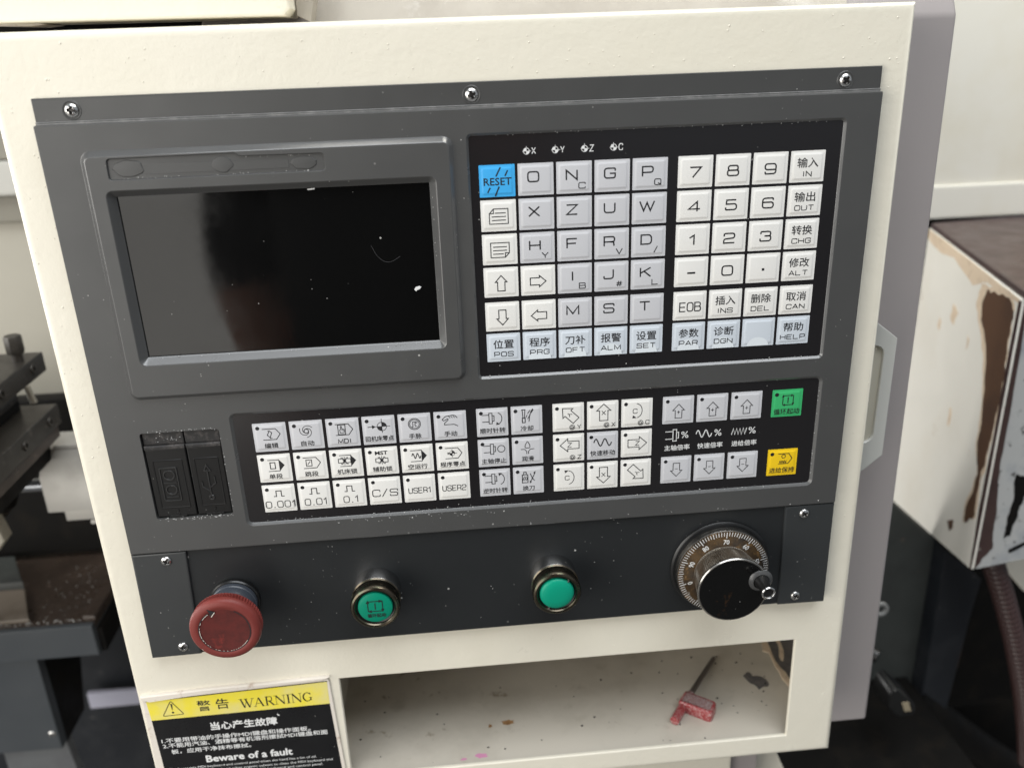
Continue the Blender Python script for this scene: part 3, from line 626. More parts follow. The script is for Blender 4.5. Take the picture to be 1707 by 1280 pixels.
def mode(kind, zh, wid=7.4):
    def draw(mb, x, y, w_, h):
        s, f, c = I(mb, x, y, w_, h); dotp(mb, x + .15 * w_, y + .16 * h)
        if kind == 'edit':
            prog(s, f, 0); s([(.42, .42), (.49, .27), (.56, .33), (.50, .50)], .36, 1); s([(.44, .27), (.49, .27)], .3); s([(.48, .53), (.56, .53)], .3)
        elif kind == 'auto':
            c(.5, .36, 1.25, .4)
            for k in range(3):
                a = k * 120 + 20; mbp = [(x + .5 * w_ + (1.3 + 2.6 * t) * math.cos(math.radians(a + t * 190)), y + .36 * h + (1.3 + 2.6 * t) * math.sin(math.radians(a + t * 190))) for t in [i / 14 for i in range(15)]]
                stroke(mb, mbp, .36, LEG, 1)
        elif kind == 'mdi':
            prog(s, f, 0); s([(.36, .22), (.58, .22), (.58, .56), (.36, .56)], .36, 1)
            s([(.42, .50), (.41, .40), (.44, .38), (.44, .27), (.47, .27), (.48, .36), (.55, .39), (.54, .50)], .32, 1); s([(.48, .36), (.48, .43)], .26); s([(.515, .38), (.515, .44)], .26)
        elif kind == 'ref':
            zero(mb, x + .60 * w_, y + .37 * h, 2.6, .34); s([(.36, .37), (.86, .37)], .26); s([(.60, .10), (.60, .60)], .26); s([(.16, .37), (.34, .37)], .34); f([(.30, .30), (.41, .37), (.30, .44)])
        elif kind == 'hw':
            c(.5, .36, 3.4, .34); c(.5, .36, 2.7, .3); s([(.41, .46), (.45, .46), (.45, .28), (.52, .28), (.52, .44), (.57, .44)], .32); c(.56, .30, .5, .26)
        elif kind == 'hand':
            s([(.30, .23), (.36, .17), (.58, .13), (.66, .15), (.73, .24)], .36, r=.1); s([(.30, .23), (.26, .27), (.30, .32), (.44, .25), (.44, .30), (.33, .40), (.32, .46), (.62, .46), (.74, .53)], .36, r=.2)
            for k in (.46, .53, .6): s([(k, .16), (k + .05, .23)], .3)
        elif kind == 'single': prog(s, f, 1); s([(.37, .29), (.52, .29), (.52, .51), (.37, .51)], .42, 1)
        elif kind == 'skip': prog(s, f, 0); s([(.37, .28), (.54, .28), (.54, .5), (.37, .5)], .36, 1); s([(.41, .45), (.5, .33)], .34)
        elif kind == 'lock': prog(s, f, 1); lockmark(s, .45, .40)
        elif kind == 'mst': text(mb, 'MST', x + .5 * w_, y + .2 * h, 7.2, 2.5, LEG, 1, .03); lockmark(s, .5, .47, 1)
        elif kind == 'dry': prog(s, f, 1); sine(s, .34, .62, .40, .09, 2, .42)
        elif kind == 'pzero': prog(s, f, 0); zero(mb, x + .5 * w_, y + .39 * h, 1.5, .26); s([(.34, .39), (.66, .39)], .24); s([(.5, .24), (.5, .54)], .24); f([(.36, .34), (.42, .39), (.36, .44)])
        elif kind == 'pulse': pulse(s); sq(mb, zh, x + .52 * w_, y + .72 * h, 4.0, .78, .5, LEG, 1, .26); return
        elif kind == 'txt': sq(mb, zh, x + .5 * w_, y + .57 * h, 4.2 if len(zh) == 3 else 3.4, 1.0 if len(zh) == 3 else .62, .55 if len(zh) == 3 else .48, LEG, 1, .3 if len(zh) == 3 else .22); return
        if zh == 'MDI': sq(mb, 'MDI', x + .53 * w_, y + .80 * h, 2.5, .85, .5, LEG, 1, .35)
        else: lab(mb, x, y, w_, h, zh, wid)
    return draw
def spk(kind, zh, wid):
    def draw(mb, x, y, w_, h):
        s, f, c = I(mb, x, y, w_, h); dotp(mb, x + .15 * w_, y + .16 * h)
        if kind in ('cw', 'ccw'):
            spin(s); s([(a, b) for a, b in arc(.66, .37, .15, .20, -80, 80, 14)], .34)
            if kind == 'cw': f([(.62, .60), (.64, .49), (.74, .58)])
            else: f([(.62, .14), (.64, .26), (.74, .15)])
        elif kind == 'stop': spin(s); c(.75, .36, 2.1, .36)
        elif kind == 'cool':
            s([(.33, .12), (.47, .12)], .4); s([(.36, .12), (.38, .42)], .36); s([(.45, .12), (.43, .42)], .36); s([(.36, .42), (.45, .42), (.45, .58), (.36, .58)], .42, 1)
            for a, b in ((.62, .14), (.68, .19), (.72, .13)): s([(a, b), (a - .09, b + .13)], .36); s([(a - .1, b + .17), (a - .15, b + .27)], .32)
            s([(.60, .34), (.57, .56)], .36); s([(.7, .1), (.62, .24)], .4)
        elif kind == 'lube':
            s([(.5, .14), (.58, .30), (.58, .40), (.42, .40), (.42, .30)], .34, 1, r=.9); s([(.28, .44), (.40, .44), (.47, .52), (.47, .62)], .34); s([(.72, .44), (.60, .44), (.53, .52), (.53, .62)], .34)
        elif kind == 'tool':
            s([(.30, .28), (.48, .28), (.48, .58), (.30, .58)], .4, 1); s([(.35, .28), (.35, .18), (.43, .18), (.43, .28)], .4)
            for k in (.31, .37, .43): s([(k, .50), (k + .06, .34)], .4)
            s([(.56, .58), (.72, .22)], .38); s([(.56, .24), (.62, .40), (.70, .52)], .38); f([(.74, .16), (.72, .28), (.66, .22)]); f([(.54, .62), (.55, .50), (.61, .56)])
        lab(mb, x, y, w_, h, zh, wid)
    return draw
def swirl(mb, x, y, c):
    stroke(mb, circ(x, y, 1.45, 22), .34, LEG, 1, True); stroke(mb, arc(x, y, .8, .8, -30, 300, 14), .4, LEG, 1); stroke(mb, [(x, y), (x + .9, y)], .34, LEG, 1)
    sq(mb, c, x + 4.0, y - .1, 2.4, .82, .38, LEG, 1)
def axis(kind, mark=None):
    def draw(mb, x, y, w_, h):
        s, f, c = I(mb, x, y, w_, h); dotp(mb, x + .14 * w_, y + .17 * h)
        if kind[0] == 'a':
            ang = float(kind[2:]); L_ = kind[1]; cx, cy = (x + .53 * w_, y + (.40 if mark else .5) * h)
            barrow(mb, cx, cy, 10.2 if ang in (90, 270) else 11.0, 4.1, 2.4, ang, .48, .40); rot = 0 if L_ != 'Y' else (128 if ang > 90 and ang < 200 else 128)
            dx, dy = (0, 0) if L_ == 'Y' else (0, .3 if ang == 90 else -.3 if ang == 270 else 0); sq(mb, L_, cx + dx, cy + dy, 2.5, .9, .4, LEG, 1, rot=rot)
        else:
            up = kind == 'cdn'; cy = y + .42 * h; cx = x + .47 * w_
            if up: cy = y + .50 * h
            stroke(mb, arc(cx, cy, 3.5, 4.4, -85, 82, 16), .42, LEG, 1); sq(mb, 'C', cx - .6, cy + .2, 2.6, .9, .4, LEG, 1)
            yy = cy + 4.1 if not up else cy - 4.3
            sg = 1 if not up else -1; fill(mb, [(cx - 2.2, yy + .5 * sg), (cx - 1.7, yy - 1.4 * sg), (cx + .3, yy + .4 * sg)], LEG, 1)
        if mark: swirl(mb, x + .62 * w_, y + .86 * h, mark)
    return draw
def rapid(mb, x, y, w_, h):
    s, f, c = I(mb, x, y, w_, h); dotp(mb, x + .13 * w_, y + .17 * h); sine(s, .21, .79, .38, .13, 2, .55); lab(mb, x, y, w_, h, '快速移动', 14.4, .77, 3.3)
def ovr(sign):
    def draw(mb, x, y, w_, h):
        dotp(mb, x + .15 * w_, y + .17 * h); barrow(mb, x + .51 * w_, y + (.54 if sign == '+' else .5) * h, 8.6, 3.4, 1.95, 90 if sign == '+' else 270, .44, .44); sq(mb, sign, x + .51 * w_, y + (.58 if sign == '+' else .46) * h, 2.5, .9, .38, LEG, 1)
    return draw
def cyc(mb, x, y, w_, h, d=None):
    s, f, c = I(mb, x, y, w_, h)
    s([(.35, .55), (.35, .28)], .4); s([(.36, .22), (.62, .22)], .4); s([(.69, .23), (.69, .50)], .4); s([(.68, .56), (.43, .56)], .4); s([(.52, .28), (.52, .50)], .5)
    f([(.35, .17), (.31, .28), (.39, .28)]); f([(.71, .22), (.61, .17), (.61, .27)]); f([(.69, .60), (.65, .49), (.73, .49)]); f([(.34, .56), (.43, .51), (.43, .61)])
def start(mb, x, y, w_, h):
    dotp(mb, x + .14 * w_, y + .17 * h, 1.2); cyc(mb, x, y, w_, h); lab(mb, x, y, w_, h, '循环起动', 15.2, .80, 3.4)
def hold(mb, x, y, w_, h):
    s, f, c = I(mb, x, y, w_, h); dotp(mb, x + .14 * w_, y + .17 * h, 1.2)
    s([(.34, .17), (.70, .17), (.82, .36), (.70, .55), (.36, .55)], .4); c(.53, .27, 1.15, .34); s([(.40, .44), (.43, .52), (.46, .44), (.49, .52), (.52, .44), (.55, .52), (.58, .44), (.61, .52), (.64, .44)], .34); lab(mb, x, y, w_, h, '进给保持', 15.2, .79, 3.4)
MX = [79.6 + 20.04 * i for i in range(6)]; MY = [161.6, 180.8, 200.0]; MW, MH = 18.2, 17.25
MODE = [[('edit', '编辑', 7.4), ('auto', '自动', 7.2), ('mdi', 'MDI', 0), ('ref', '回机床零点', 15.6), ('hw', '手脉', 7.0), ('hand', '手动', 7.2)],
        [('single', '单段', 7.4), ('skip', '跳段', 7.4), ('lock', '机床锁', 11.2), ('mst', '辅助锁', 11.0), ('dry', '空运行', 11.0), ('pzero', '程序零点', 14.2)],
        [('pulse', '0.001', 0), ('pulse', '0.01', 0), ('pulse', '0.1', 0), ('txt', 'C/S', 0), ('txt', 'USER1', 0), ('txt', 'USER2', 0)]]
for r_i, row in enumerate(MODE):
    for c_i, (k, zh, wd) in enumerate(row):
        key(film2, MX[c_i], MY[r_i], MW, MH, K_GREY if r_i == 0 else K_WHITE, mode(k, zh, wd), ('light grey' if r_i == 0 else 'white') + ' key with a black dot printed ' + zh)
for c_i, x in enumerate((203.8, 223.4)):
    for r_i, (k, zh, wd) in enumerate(((('cw', '顺时针转', 14.4), ('stop', '主轴停止', 14.2), ('ccw', '逆时针转', 14.2)), (('cool', '冷却', 7.2), ('lube', '润滑', 7.0), ('tool', '换刀', 6.8)))[c_i]):
        key(film2, x, MY[r_i] - .2, 17.8, MH, K_GREY, spk(k, zh, wd), 'light grey key printed ' + zh)
AX = [247.2, 267.05, 286.9]
AXK = [[('aY135', 'Y'), ('aX90', 'X'), ('cup', 'C')], [('aZ180', 'Z'), None, ('aZ0', None)], [('cdn', None), ('aX270', None), ('aY-45', None)]]
for r_i in range(3):
    for c_i in range(3):
        k = AXK[r_i][c_i]
        if k is None: key(film2, AX[c_i], MY[r_i] - .2, 18.0, MH, K_GREY, rapid, 'light grey key printed 快速移动 under a wave')
        else:
            what = ('curved arrow round a C' if k[0][0] == 'c' else 'outlined arrow holding the letter ' + k[0][1]) + {'cup': ', opening downwards', 'cdn': ', in the bottom row'}.get(k[0], {'aY135': ' to the upper left', 'aX90': ' upwards', 'aZ180': ' to the left', 'aZ0': ' to the right', 'aX270': ' downwards', 'aY-45': ' to the lower right'}.get(k[0], ''))
            key(film2, AX[c_i], MY[r_i] - .2, 18.0, MH, K_WHITE, axis(*k), 'white key with a ' + what)
names = (('spindle', '主轴倍率'), ('rapid', '快速倍率'), ('feed', '进给倍率'))
for c_i, x in enumerate((310.95, 330.95, 351.1)):
    key(film2, x, 161.5, 18.1, 16.9, K_GREY, ovr('+'), 'light grey key with a plus arrow above ' + names[c_i][1])
    key(film2, x, 199.7, 18.1, 17.2, K_GREY, ovr('-'), 'light grey key with a minus arrow below ' + names[c_i][1])
key(film2, 375.3, 161.7, 18.0, 16.9, K_GREEN, start, 'green key printed 循环起动')
key(film2, 375.5, 199.8, 18.0, 17.2, K_YELLOW, hold, 'yellow key printed 进给保持')
mb = MB(); LEGs = LEG; LEG = 1.14
for i, xc in enumerate((320.2, 339.9, 360.4)):
    s, f, c = I(mb, xc - 9, 180, 18, 17.2)
    def s(pts, wd=.36, cl=0, mi=0, r=0): stroke(mb, [(xc - 9 + a * 18, 180 + b * 17.2) for a, b in pts], wd, LEG, 0, bool(cl), r)
    if i == 0: spin(s, .10, .37, .45, 1.15)
    elif i == 1: sine(s, .02, .54, .36, .13, 2, .55)
    else: s([(.06 + .055 * k, .25 if k % 2 else .48) for k in range(10)], .5)
    sq(mb, '%', xc + 4.4, 186.1, 3.7, 1.0, .5, LEG, 0)
    text(mb, names[i][1], xc, 194.0, 15.0, 3.5, LEG, 0, fat=.06)
mb.build('override_print', WINK, film2, recalc=False); LEG = LEGs
# port covers
def cover(x0, x1, kind, lab_):
    mb = MB(); plate(mb, rr(x0, 163.4, x1, 170.6, .6, 2), 1.6, 5, bev=.4, mi=1)
    loft(mb, [([(x0, 170.4), (x1, 170.4), (x1, 173.6), (x0, 173.6)], 5), ([(x0, 170.8), (x1, 170.8), (x1, 173.4), (x0, 173.4)], .9), ([(x0 + .2, 171.6), (x1 - .2, 171.6), (x1 - .2, 172.9), (x0 + .2, 172.9)], .3)], mi=1)
    plate(mb, rr(x0, 173.2, x1, 215.6, .6, 2), 1.0, 5, bev=.5)
    xa, xb = (22.3, 38.8) if kind == 's' else (44.8, 58.5)
    P = rr(xa, 179.8, xb, 210.3, .8, 3); loft(mb, [(P, .98), (inset(P, .25), .75), (inset(P, .55), .75), (inset(P, .85), .9)], cap1=True)
    xm = (x0 + x1) / 2 + (.4 if kind == 's' else 0); nt_ = arc(xm, 214.6, 5.2, 3.4, 0, 180, 12); loft(mb, [(nt_, 4), (nt_, .8), (inset(nt_, .3), .6)])
    o = mb.build('port_cover', [COVER, COVERD], cu, ang=25); o['label'] = lab_
    mb = MB(); z0, z1 = .85, .35
    def rib(pts, wd=.9, cl=False):
        L = [(p[0], p[1]) for p in pts]
        b2 = MB(); stroke(b2, L, wd, z0, 0, cl); t2 = MB(); stroke(t2, L, wd * .45, z1, 0, cl)
        n2 = len(b2.v); h2 = n2 // 2
        mb.add(b2.v + t2.v, [tuple(i + n2 for i in f) for f in t2.f] + [(a, b, b + n2, a + n2) for f in b2.f for a, b in ((f[0], f[1]), (f[2], f[3]))])
    if kind == 's':
        rib(rr(25.5, 184.7, 34.6, 205.2, .8, 3), .9, True); rib(circ(30.2, 189.3, 2.9, 22), 1.0, True); rib(circ(30.2, 198.4, 2.9, 22), 1.0, True); rib([(26.6, 194), (33.6, 194)], .8); rib([(26.8, 202.8), (33.4, 202.8)], .8)
    else:
        rib([(51.3, 187.5), (51.4, 203.5)], 1.1); rib(circ(51.4, 205, 1.2, 14), 1.2, True); rib([(49.6, 188), (51.3, 184.6), (53, 188)], .9, True)
        rib([(51.4, 201), (47.6, 198), (47.4, 194.5)], .9); rib([(51.4, 198.6), (54.8, 196), (54.6, 191.6)], .9)
    rib([(xm + .6, 211.4), (xm, 213.2)], .5); rib([(xm - .4, 214.4), (xm + 1, 214.4)], .4)
    mb.build('embossed_symbol', EMBOSS, o, ang=25)
cover(19.6, 41.6, 's', 'black port cover embossed with a serial plug symbol'); cover(42.2, 61.2, 'u', 'black port cover embossed with a trident symbol')

mb = MB(); r_ = random.Random(77)
def grains(p0, p1, d, num, spread=.5, rmax=.34):
    for i in range(num):
        t = r_.random(); x = p0[0] + (p1[0] - p0[0]) * t + r_.gauss(0, spread * .4); y = p0[1] + (p1[1] - p0[1]) * t + r_.gauss(0, spread); rad = r_.uniform(.09, rmax) * (1 if r_.random() < .75 else 1.4)
        l1 = blob(x, y, rad, rad * r_.uniform(.5, 1), 6, .3, i); loft(mb, [(l1, d), (inset(l1, rad * .45), d - rad * .8)])
grains((36, 120.8), (186, 120.6), .3, 46); grains((140, 121.4), (187, 121.2), -.4, 50, .7); grains((187.6, 40), (187.8, 118), -.3, 34, .4)
grains((32, 26.2), (134, 26.1), -2.0, 46, .35); grains((96, 18.2), (134, 18.4), -2.0, 22, .3)
grains((208, 13.2), (300, 13.2), .9, 26, .3); grains((300, 13.4), (400, 13.6), .9, 22, .3); grains((207.6, 141.8), (400, 142.0), .9, 26, .4)
grains((75, 223.2), (300, 223.2), .9, 60, .6); grains((110, 226.5), (220, 227), 0, 46, 1.1); grains((300, 223.4), (402, 223.2), .9, 22, .5); grains((402.6, 160), (402.8, 222), .9, 22, .4); grains((72, 154.8), (400, 155), .9, 30, .3)
grains((19, 162.2), (61, 162.2), 0, 34, .45); grains((20, 216.8), (61, 217.0), 0, 60, .6, .42); grains((24, 166.5), (40, 167), 1.55, 26, 1.2); grains((62, 165), (62.2, 214), 0, 14, .3); grains((2, 236.5), (418, 236.8), 0, 30, .8)
tag(mb.build('metal_dust', WINKD, bez, ang=60), kind='stuff')
# ------------------------------------------------------------------ lower switch plate
sp = thing('switch_plate', 'black metal switch plate with lighter grey end flanges, screwed below the control unit', 'switch plate', (210, 311, 8))
mb = MB(); plate(mb, [(29, 239.0), (391.2, 239.0), (391.2, 310.6), (28, 311.6)], 2.2, 8, bev=.3); mb.build('centre_plate', LOWER, sp)
mb = MB(); plate(mb, [(-.3, 239.0), (31, 239.0), (28.2, 311.4), (-1.4, 311.9)], .4, 8, bev=.9); mb.build('flange', FLANGE, sp)
mb = MB(); plate(mb, [(389.3, 239.0), (420.1, 239.0), (420.5, 310.7), (390, 310.4)], .4, 8, bev=.9); mb.build('flange', FLANGE, sp)
for (x, y), rot in (((19.1, 244.2), 30), ((18.4, 305), 10), ((401.3, 244.5), 55), ((400.9, 304.3), 20)): screw(x, y, .4, sp, 3.0, rot)

# ------------------------------------------------------------------ emergency stop
es = thing('emergency_stop', 'dull red mushroom emergency stop button with a worn turning arrow', 'emergency stop', (54.1, 275, 2.2))
ex, ey = 54.1, 275.0
mb = MB(); lathe(mb, ex, ey, [(14.6, 2.2), (14.6, -.6), (14.0, -1.4), (13.2, -1.5)], 48); mb.build('base_ring', BLACKP, es)
mb = MB(); lathe(mb, ex, ey, [(13.4, -1.5), (13.4, -4.0), (12.9, -4.6), (12.4, -9), (11.0, -11)], 48); mb.build('collar', DARKBLUE, es)
mb = MB(); N_ = 140
lathe(mb, ex, ey, [(11.6, -8), (12.6, -11), (15.0, -15), (18.0, -18.5), (19.6, -20), (19.9, -20.2), (19.9, -24.0), (20.0, -24.2), (20.2, -25.5), (19.6, -27.2), (18.4, -28.1), (16.6, -28.4)], N_, knurl={5: 1.2, 6: 1.0}, endcap=False)
lathe(mb, ex, ey, [(16.6, -28.4), (15.2, -28.35), (14.6, -28.0), (14.0, -27.9)], N_, endcap=False)
mb.build('cap', RED, es, ang=40)
mb = MB(); lathe(mb, ex, ey, [(14.0, -27.9), (9, -27.6), (3, -27.5)], N_); mb.build('cap_centre', REDD, es)
mb = MB()
ring_pts = [(ex + 14.3 * math.cos(math.radians(a)), ey + 14.3 * math.sin(math.radians(a))) for a in range(-62, 242, 4)]
stroke(mb, ring_pts, .55, -28.42, 0)
r0 = random.Random(3)
for a in range(-60, 240, 3):
    if (150 > a > 60 and r0.random() < .55) or (a > 150 and r0.random() < .85) or (60 > a > 30 and r0.random() < .7):
        stroke(mb, [(ex + 13.9 * math.cos(math.radians(t)), ey + 13.9 * math.sin(math.radians(t))) for t in (a, a + 1.5, a + 3.02)], .24, -28.46, 1)
ha = math.radians(244); hx, hy = ex + 14.2 * math.cos(ha), ey + 14.2 * math.sin(ha)
fill(mb, [(hx + 2.6, hy - .3), (hx - 1.6, hy - 2.4), (hx - .6, hy + .1), (hx - .4, hy + 2.4)], -28.44, 0)
stroke(mb, [(hx + 2.5, hy), (hx + .2, hy + 2.9)], .4, -28.46, 1)
mb.build('arrow_groove', [INK, SEDGE], es, recalc=False)

# ------------------------------------------------------------------ push buttons
def pbutton(cx, cy, sym, label):
    t = thing('push_button', label, 'push button', (cx, cy, 2.2), 'green push buttons on the switch plate')
    mb = MB(); lathe(mb, cx, cy, [(14.3, 2.2), (14.3, -7.6), (14.0, -8.2), (13.4, -8.4)], 56); mb.build('collar', CHROME, t)
    mb = MB(); lathe(mb, cx, cy, [(13.7, -8.0), (14.4, -8.8), (14.5, -9.2), (13.9, -9.8), (13.6, -13.5), (14.1, -14.6), (14.6, -15.3), (14.6, -17.2), (14.0, -18.3), (13.0, -18.8), (12.0, -18.6), (11.5, -17.9), (11.4, -15)], 64, endcap=False); mb.build('bezel_ring', BRONZE, t)
    mb = MB(); lathe(mb, cx, cy, [(11.45, -17.0), (10.4, -16.4), (10.3, -14)], 48, endcap=False); mb.build('gasket', BLACKP, t)
    mb = MB()
    pr = [(10.2, -15), (10.25, -17.2), (9.9, -17.9), (8.8, -18.3), (5, -18.5), (1, -18.55)] if sym else [(10.2, -15), (10.3, -17.4), (9.9, -18.4), (8.6, -19.1), (5, -19.6), (1, -19.7)]
    lathe(mb, cx, cy, pr, 56)
    if sym:
        global LEG
        keep, LEG = LEG, -18.62; cyc(mb, cx - 13, cy - 9.2, 25, 20); LEG = keep
        text(mb, '循环起动', cx + .4, cy + 4.9, 10.6, 2.6, -18.6, 1, fat=.06)
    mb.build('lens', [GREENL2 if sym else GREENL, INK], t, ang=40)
    if not sym:
        for a in (-52, 118):
            mb = MB(); a_ = math.radians(a); x, y = cx + 10.9 * math.cos(a_), cy + 10.9 * math.sin(a_)
            plate(mb, [(x - .3, y - .9), (x + .6, y - 1), (x + .4, y + .9), (x - .5, y + .9)], -18.6, -16, bev=.15); mb.build('locating_lug', CHROME, t)
pbutton(138.4, 275.0, True, 'green push button printed with a black cycle arrow symbol, beside the red stop')
pbutton(245.6, 275.4, False, 'plain green push button without a symbol, nearer the black handwheel')

# ------------------------------------------------------------------ pulse handwheel
hw = thing('handwheel', 'black pulse handwheel with a brown numbered dial and a small crank knob', 'handwheel', (350.4, 277.6, 2.2))
hx, hy = 350.4, 277.8
mb = MB(); lathe(mb, hx, hy, [(31.2, 2.2), (31.2, .9), (30.6, .3), (29.9, 0), (29.6, -2)], 72, endcap=True)
fill(mb, [(hx - .5, hy - 31), (hx - .2, hy - 31), (hx + .6, hy - 29.6), (hx + .2, hy - 29.6)], 0.1, 1); mb.build('base_ring', [BLACKP, INKG], hw)
mb = MB(); lathe(mb, hx, hy, [(28.9, 0), (28.9, -5.0), (28.7, -5.4), (28.4, -5.5)], 96, endcap=False); mb.build('dial_rim', RIM, hw)
mb = MB(); lathe(mb, hx, hy, [(28.5, -5.4), (28.3, -5.42), (17, -6.0)], 96); 
for n in range(100):
    a = math.radians(-90 + (70 - n) * 3.6 + 2); big = n % 10 == 0; mid = n % 5 == 0
    r1 = 28.1; r0_ = 23.9 if big else (24.8 if mid else 25.3)
    stroke(mb, [(hx + r1 * math.cos(a), hy + r1 * math.sin(a)), (hx + r0_ * math.cos(a), hy + r0_ * math.sin(a))], .5 if big else .42, -5.98, 1)
    if big:
        s_ = str(n); text(mb, s_, hx + 21.4 * math.cos(a), hy + 21.4 * math.sin(a), 1.75 * len(s_) + (.1 if len(s_) > 1 else 0), 3.2, -6.3, 1, 0, math.degrees(a) + 90, fat=.07)
mb.build('dial', [BROWND, WINK], hw, recalc=False)
mb = MB(); lathe(mb, hx, hy, [(17.6, -5.5), (18.4, -6.3), (18.6, -7), (21.4, -22.6), (21.2, -23.2)], 184, knurl={2: .9, 3: .9}, endcap=False); mb.build('knurled_grip', KNURL, hw, ang=25)
mb = MB(); lathe(mb, hx, hy, [(21.2, -23.0), (21.7, -23.6), (21.7, -24.6), (21.2, -25.2), (20.6, -25.3)], 96, endcap=False); mb.build('face_rim', RIM, hw)
mb = MB(); lathe(mb, hx, hy, [(20.7, -25.0), (20.3, -25.1), (14, -24.9), (2, -24.8)], 96); 
mb.build('wheel_face', WFACE, hw)
mb = MB(); lathe(mb, 366.8, 272.6, [(7.3, -24.9), (6.9, -25.3), (5.6, -26.3), (4.9, -26.5)], 36, endcap=False); mb.build('glint_collar', GLINTM, hw)  # domed collar added to reflect a light crescent beside the knob
mb = MB(); lathe(mb, 366.8, 272.6, [(4.6, -25.0), (4.5, -26.5), (3.5, -30), (3.3, -33), (3.6, -36.4), (3.7, -37.4)], 36); kn = mb.build('crank_knob', BLACKP, hw)
mb = MB(); lathe(mb, 366.8, 272.6, [(3.7, -36.6), (4.1, -37.0), (4.15, -38), (3.8, -38.5), (3.2, -38.5), (2.9, -38.0), (2.8, -37.2)], 36, endcap=True); kt = mb.build('knob_tip', CHROME, kn)
mb = MB(); fill(mb, circ(366.8, 272.6, 2.85, 24), -37.5, 0); mb.build('tip_screw', BLACKP, kn, recalc=False)

# ------------------------------------------------------------------ warning sign
ws = thing('warning_sign', 'yellow and black warning plate with white border riveted under the emergency stop', 'warning sign', (44, 432, 8))
SO = rnd([(-16.2, 345.6, 2.5), (101.0, 342.6, 3.5), (104.6, 432, 2), (-18.5, 432, 2)], 0, True, 4)
mb = MB(); plate(mb, SO, 6.9, 8.0, bev=.45); mb.build('plate', SEDGE, ws)
mb = MB(); lp = [(-16.6, 344.6), (0, 343.9), (30, 342.6), (60, 342.2), (96, 341.2), (101.5, 341.6), (97, 343.6), (60, 345.0), (20, 346.9), (0, 348.4), (-11, 349.4), (-16.8, 347.4)]
loft(mb, [(lp, 8), (lp, 6.2), (inset(lp, .6), 5.4)]); mb.build('bent_top_edge', SEDGE, ws)
PX = 6.86
mb = MB(); plate(mb, [(-14.0, 349.6), (99.6, 345.7), (99.5, 363.2), (-13.2, 364.6)], PX - .03, PX + .02); mb.build('yellow_band', YEL, ws)
mb = MB(); plate(mb, [(-13.2, 364.6), (99.5, 363.2), (102.2, 432), (-12.0, 432)], PX - .03, PX + .02); fill(mb, [(-14.4, 348.9), (99.9, 345.1), (99.9, 345.8), (-14.2, 349.7)], PX - .02, 0); mb.build('black_field', SBLK, ws)
mb = MB(); T = PX - .09
stroke(mb, [(.9, 350.3, 1.2), (-5.6, 361.9, 1.2), (7.6, 361.4, 1.2)], .5, T, 0, True)
fill(mb, [(.35, 352.6), (1.7, 352.6), (1.15, 357.6), (.85, 357.6)], T, 0); fill(mb, circ(1.0, 359.5, .75, 14), T, 0)
text(mb, '警', 20.8, 356.2, 8.4, 8.4, T, 0, .008); text(mb, '告', 32.4, 355.8, 8.2, 8.2, T, 0, .008)
# roman capitals: thick and thin strokes with serifs
def roman(c, x, y, h, wd):
    def st(p, q_, k): stroke(mb, [(x + p[0] * wd, y - p[1] * h), (x + q_[0] * wd, y - q_[1] * h)], k, T, 0)
    tk, tn = .95, .32
    def ser(a, b): st((a - .14, b), (a + .14, b), .28)
    if c == 'W': st((.05, 1), (.3, 0), tk); st((.3, 0), (.52, .95), tn); st((.42, 1), (.68, 0), tk); st((.68, 0), (.95, 1), tn); ser(.05, 1); ser(.45, 1); ser(.95, 1)
    elif c == 'A': st((.5, 1), (.12, 0), tn); st((.48, 1), (.85, 0), tk); st((.25, .34), (.72, .34), tn); ser(.12, 0); ser(.86, 0)
    elif c == 'R':
        st((.22, 0), (.22, 1), tk); stroke(mb, [(x + a * wd, y - b * h, .12 * h) for a, b in ((.2, .98), (.72, .98), (.72, .5), (.2, .5))], .5, T, 0, False, 1.2); st((.45, .5), (.86, 0), tk); ser(.22, 0); ser(.2, 1); ser(.9, 0)
    elif c == 'N': st((.15, 0), (.15, 1), tn); st((.15, 1), (.85, 0), tk); st((.85, 0), (.85, 1), tn); ser(.15, 0); ser(.1, 1); ser(.85, 1)
    elif c == 'I': st((.5, 0), (.5, 1), tk); st((.15, 0), (.85, 0), .28); st((.15, 1), (.85, 1), .28)
    elif c == 'G':
        stroke(mb, [(x + wd * (.5 + .38 * math.cos(t)), y - h * (.5 + .49 * math.sin(t))) for t in [math.radians(40 + 280 * i / 20) for i in range(21)]], .55, T, 0)
        stroke(mb, [(x + wd * (.5 + .38 * math.cos(t)), y - h * (.5 + .46 * math.sin(t))) for t in [math.radians(120 + 120 * i / 10) for i in range(11)]], .9, T, 0)
        st((.82, .1), (.82, .42), tk * .9); ser(.82, .42); st((.8, .98), (.8, .72), tn)
xs = 43.6
for c, wd in zip('WARNING', (8.2, 7.0, 6.4, 7.0, 3.4, 7.0, 6.6)): roman(c, xs, 360.6 - (xs - 43) * .022, 6.9, wd); xs += wd
mb.build('heading_print', INK, ws, recalc=False)
mb = MB(); T = PX - .07
text(mb, '当心产生故障', 43.4, 373.2, 42.2, 6.2, T, 0, fat=.22); stroke(mb, [(65.3, 367.9), (66.6, 369.4)], .8, T, 0)
text(mb, '1.不要用带油的手操作MDI键盘和操作面板。', 37.4, 381.8, 95, 3.7, T, 0, fat=.07)
text(mb, '2.不能用汽油、酒精等有机溶剂擦拭MDI键盘和面', 42.8, 386.0, 105.5, 3.7, T, 0, fat=.07)
text(mb, '板，应用干净抹布擦拭。', 20.0, 391.2, 51, 3.7, T, 0, fat=.07)
text(mb, 'Beware of a fault', 43.2, 399.5, 55.5, 5.4, T, 0, fat=.26)
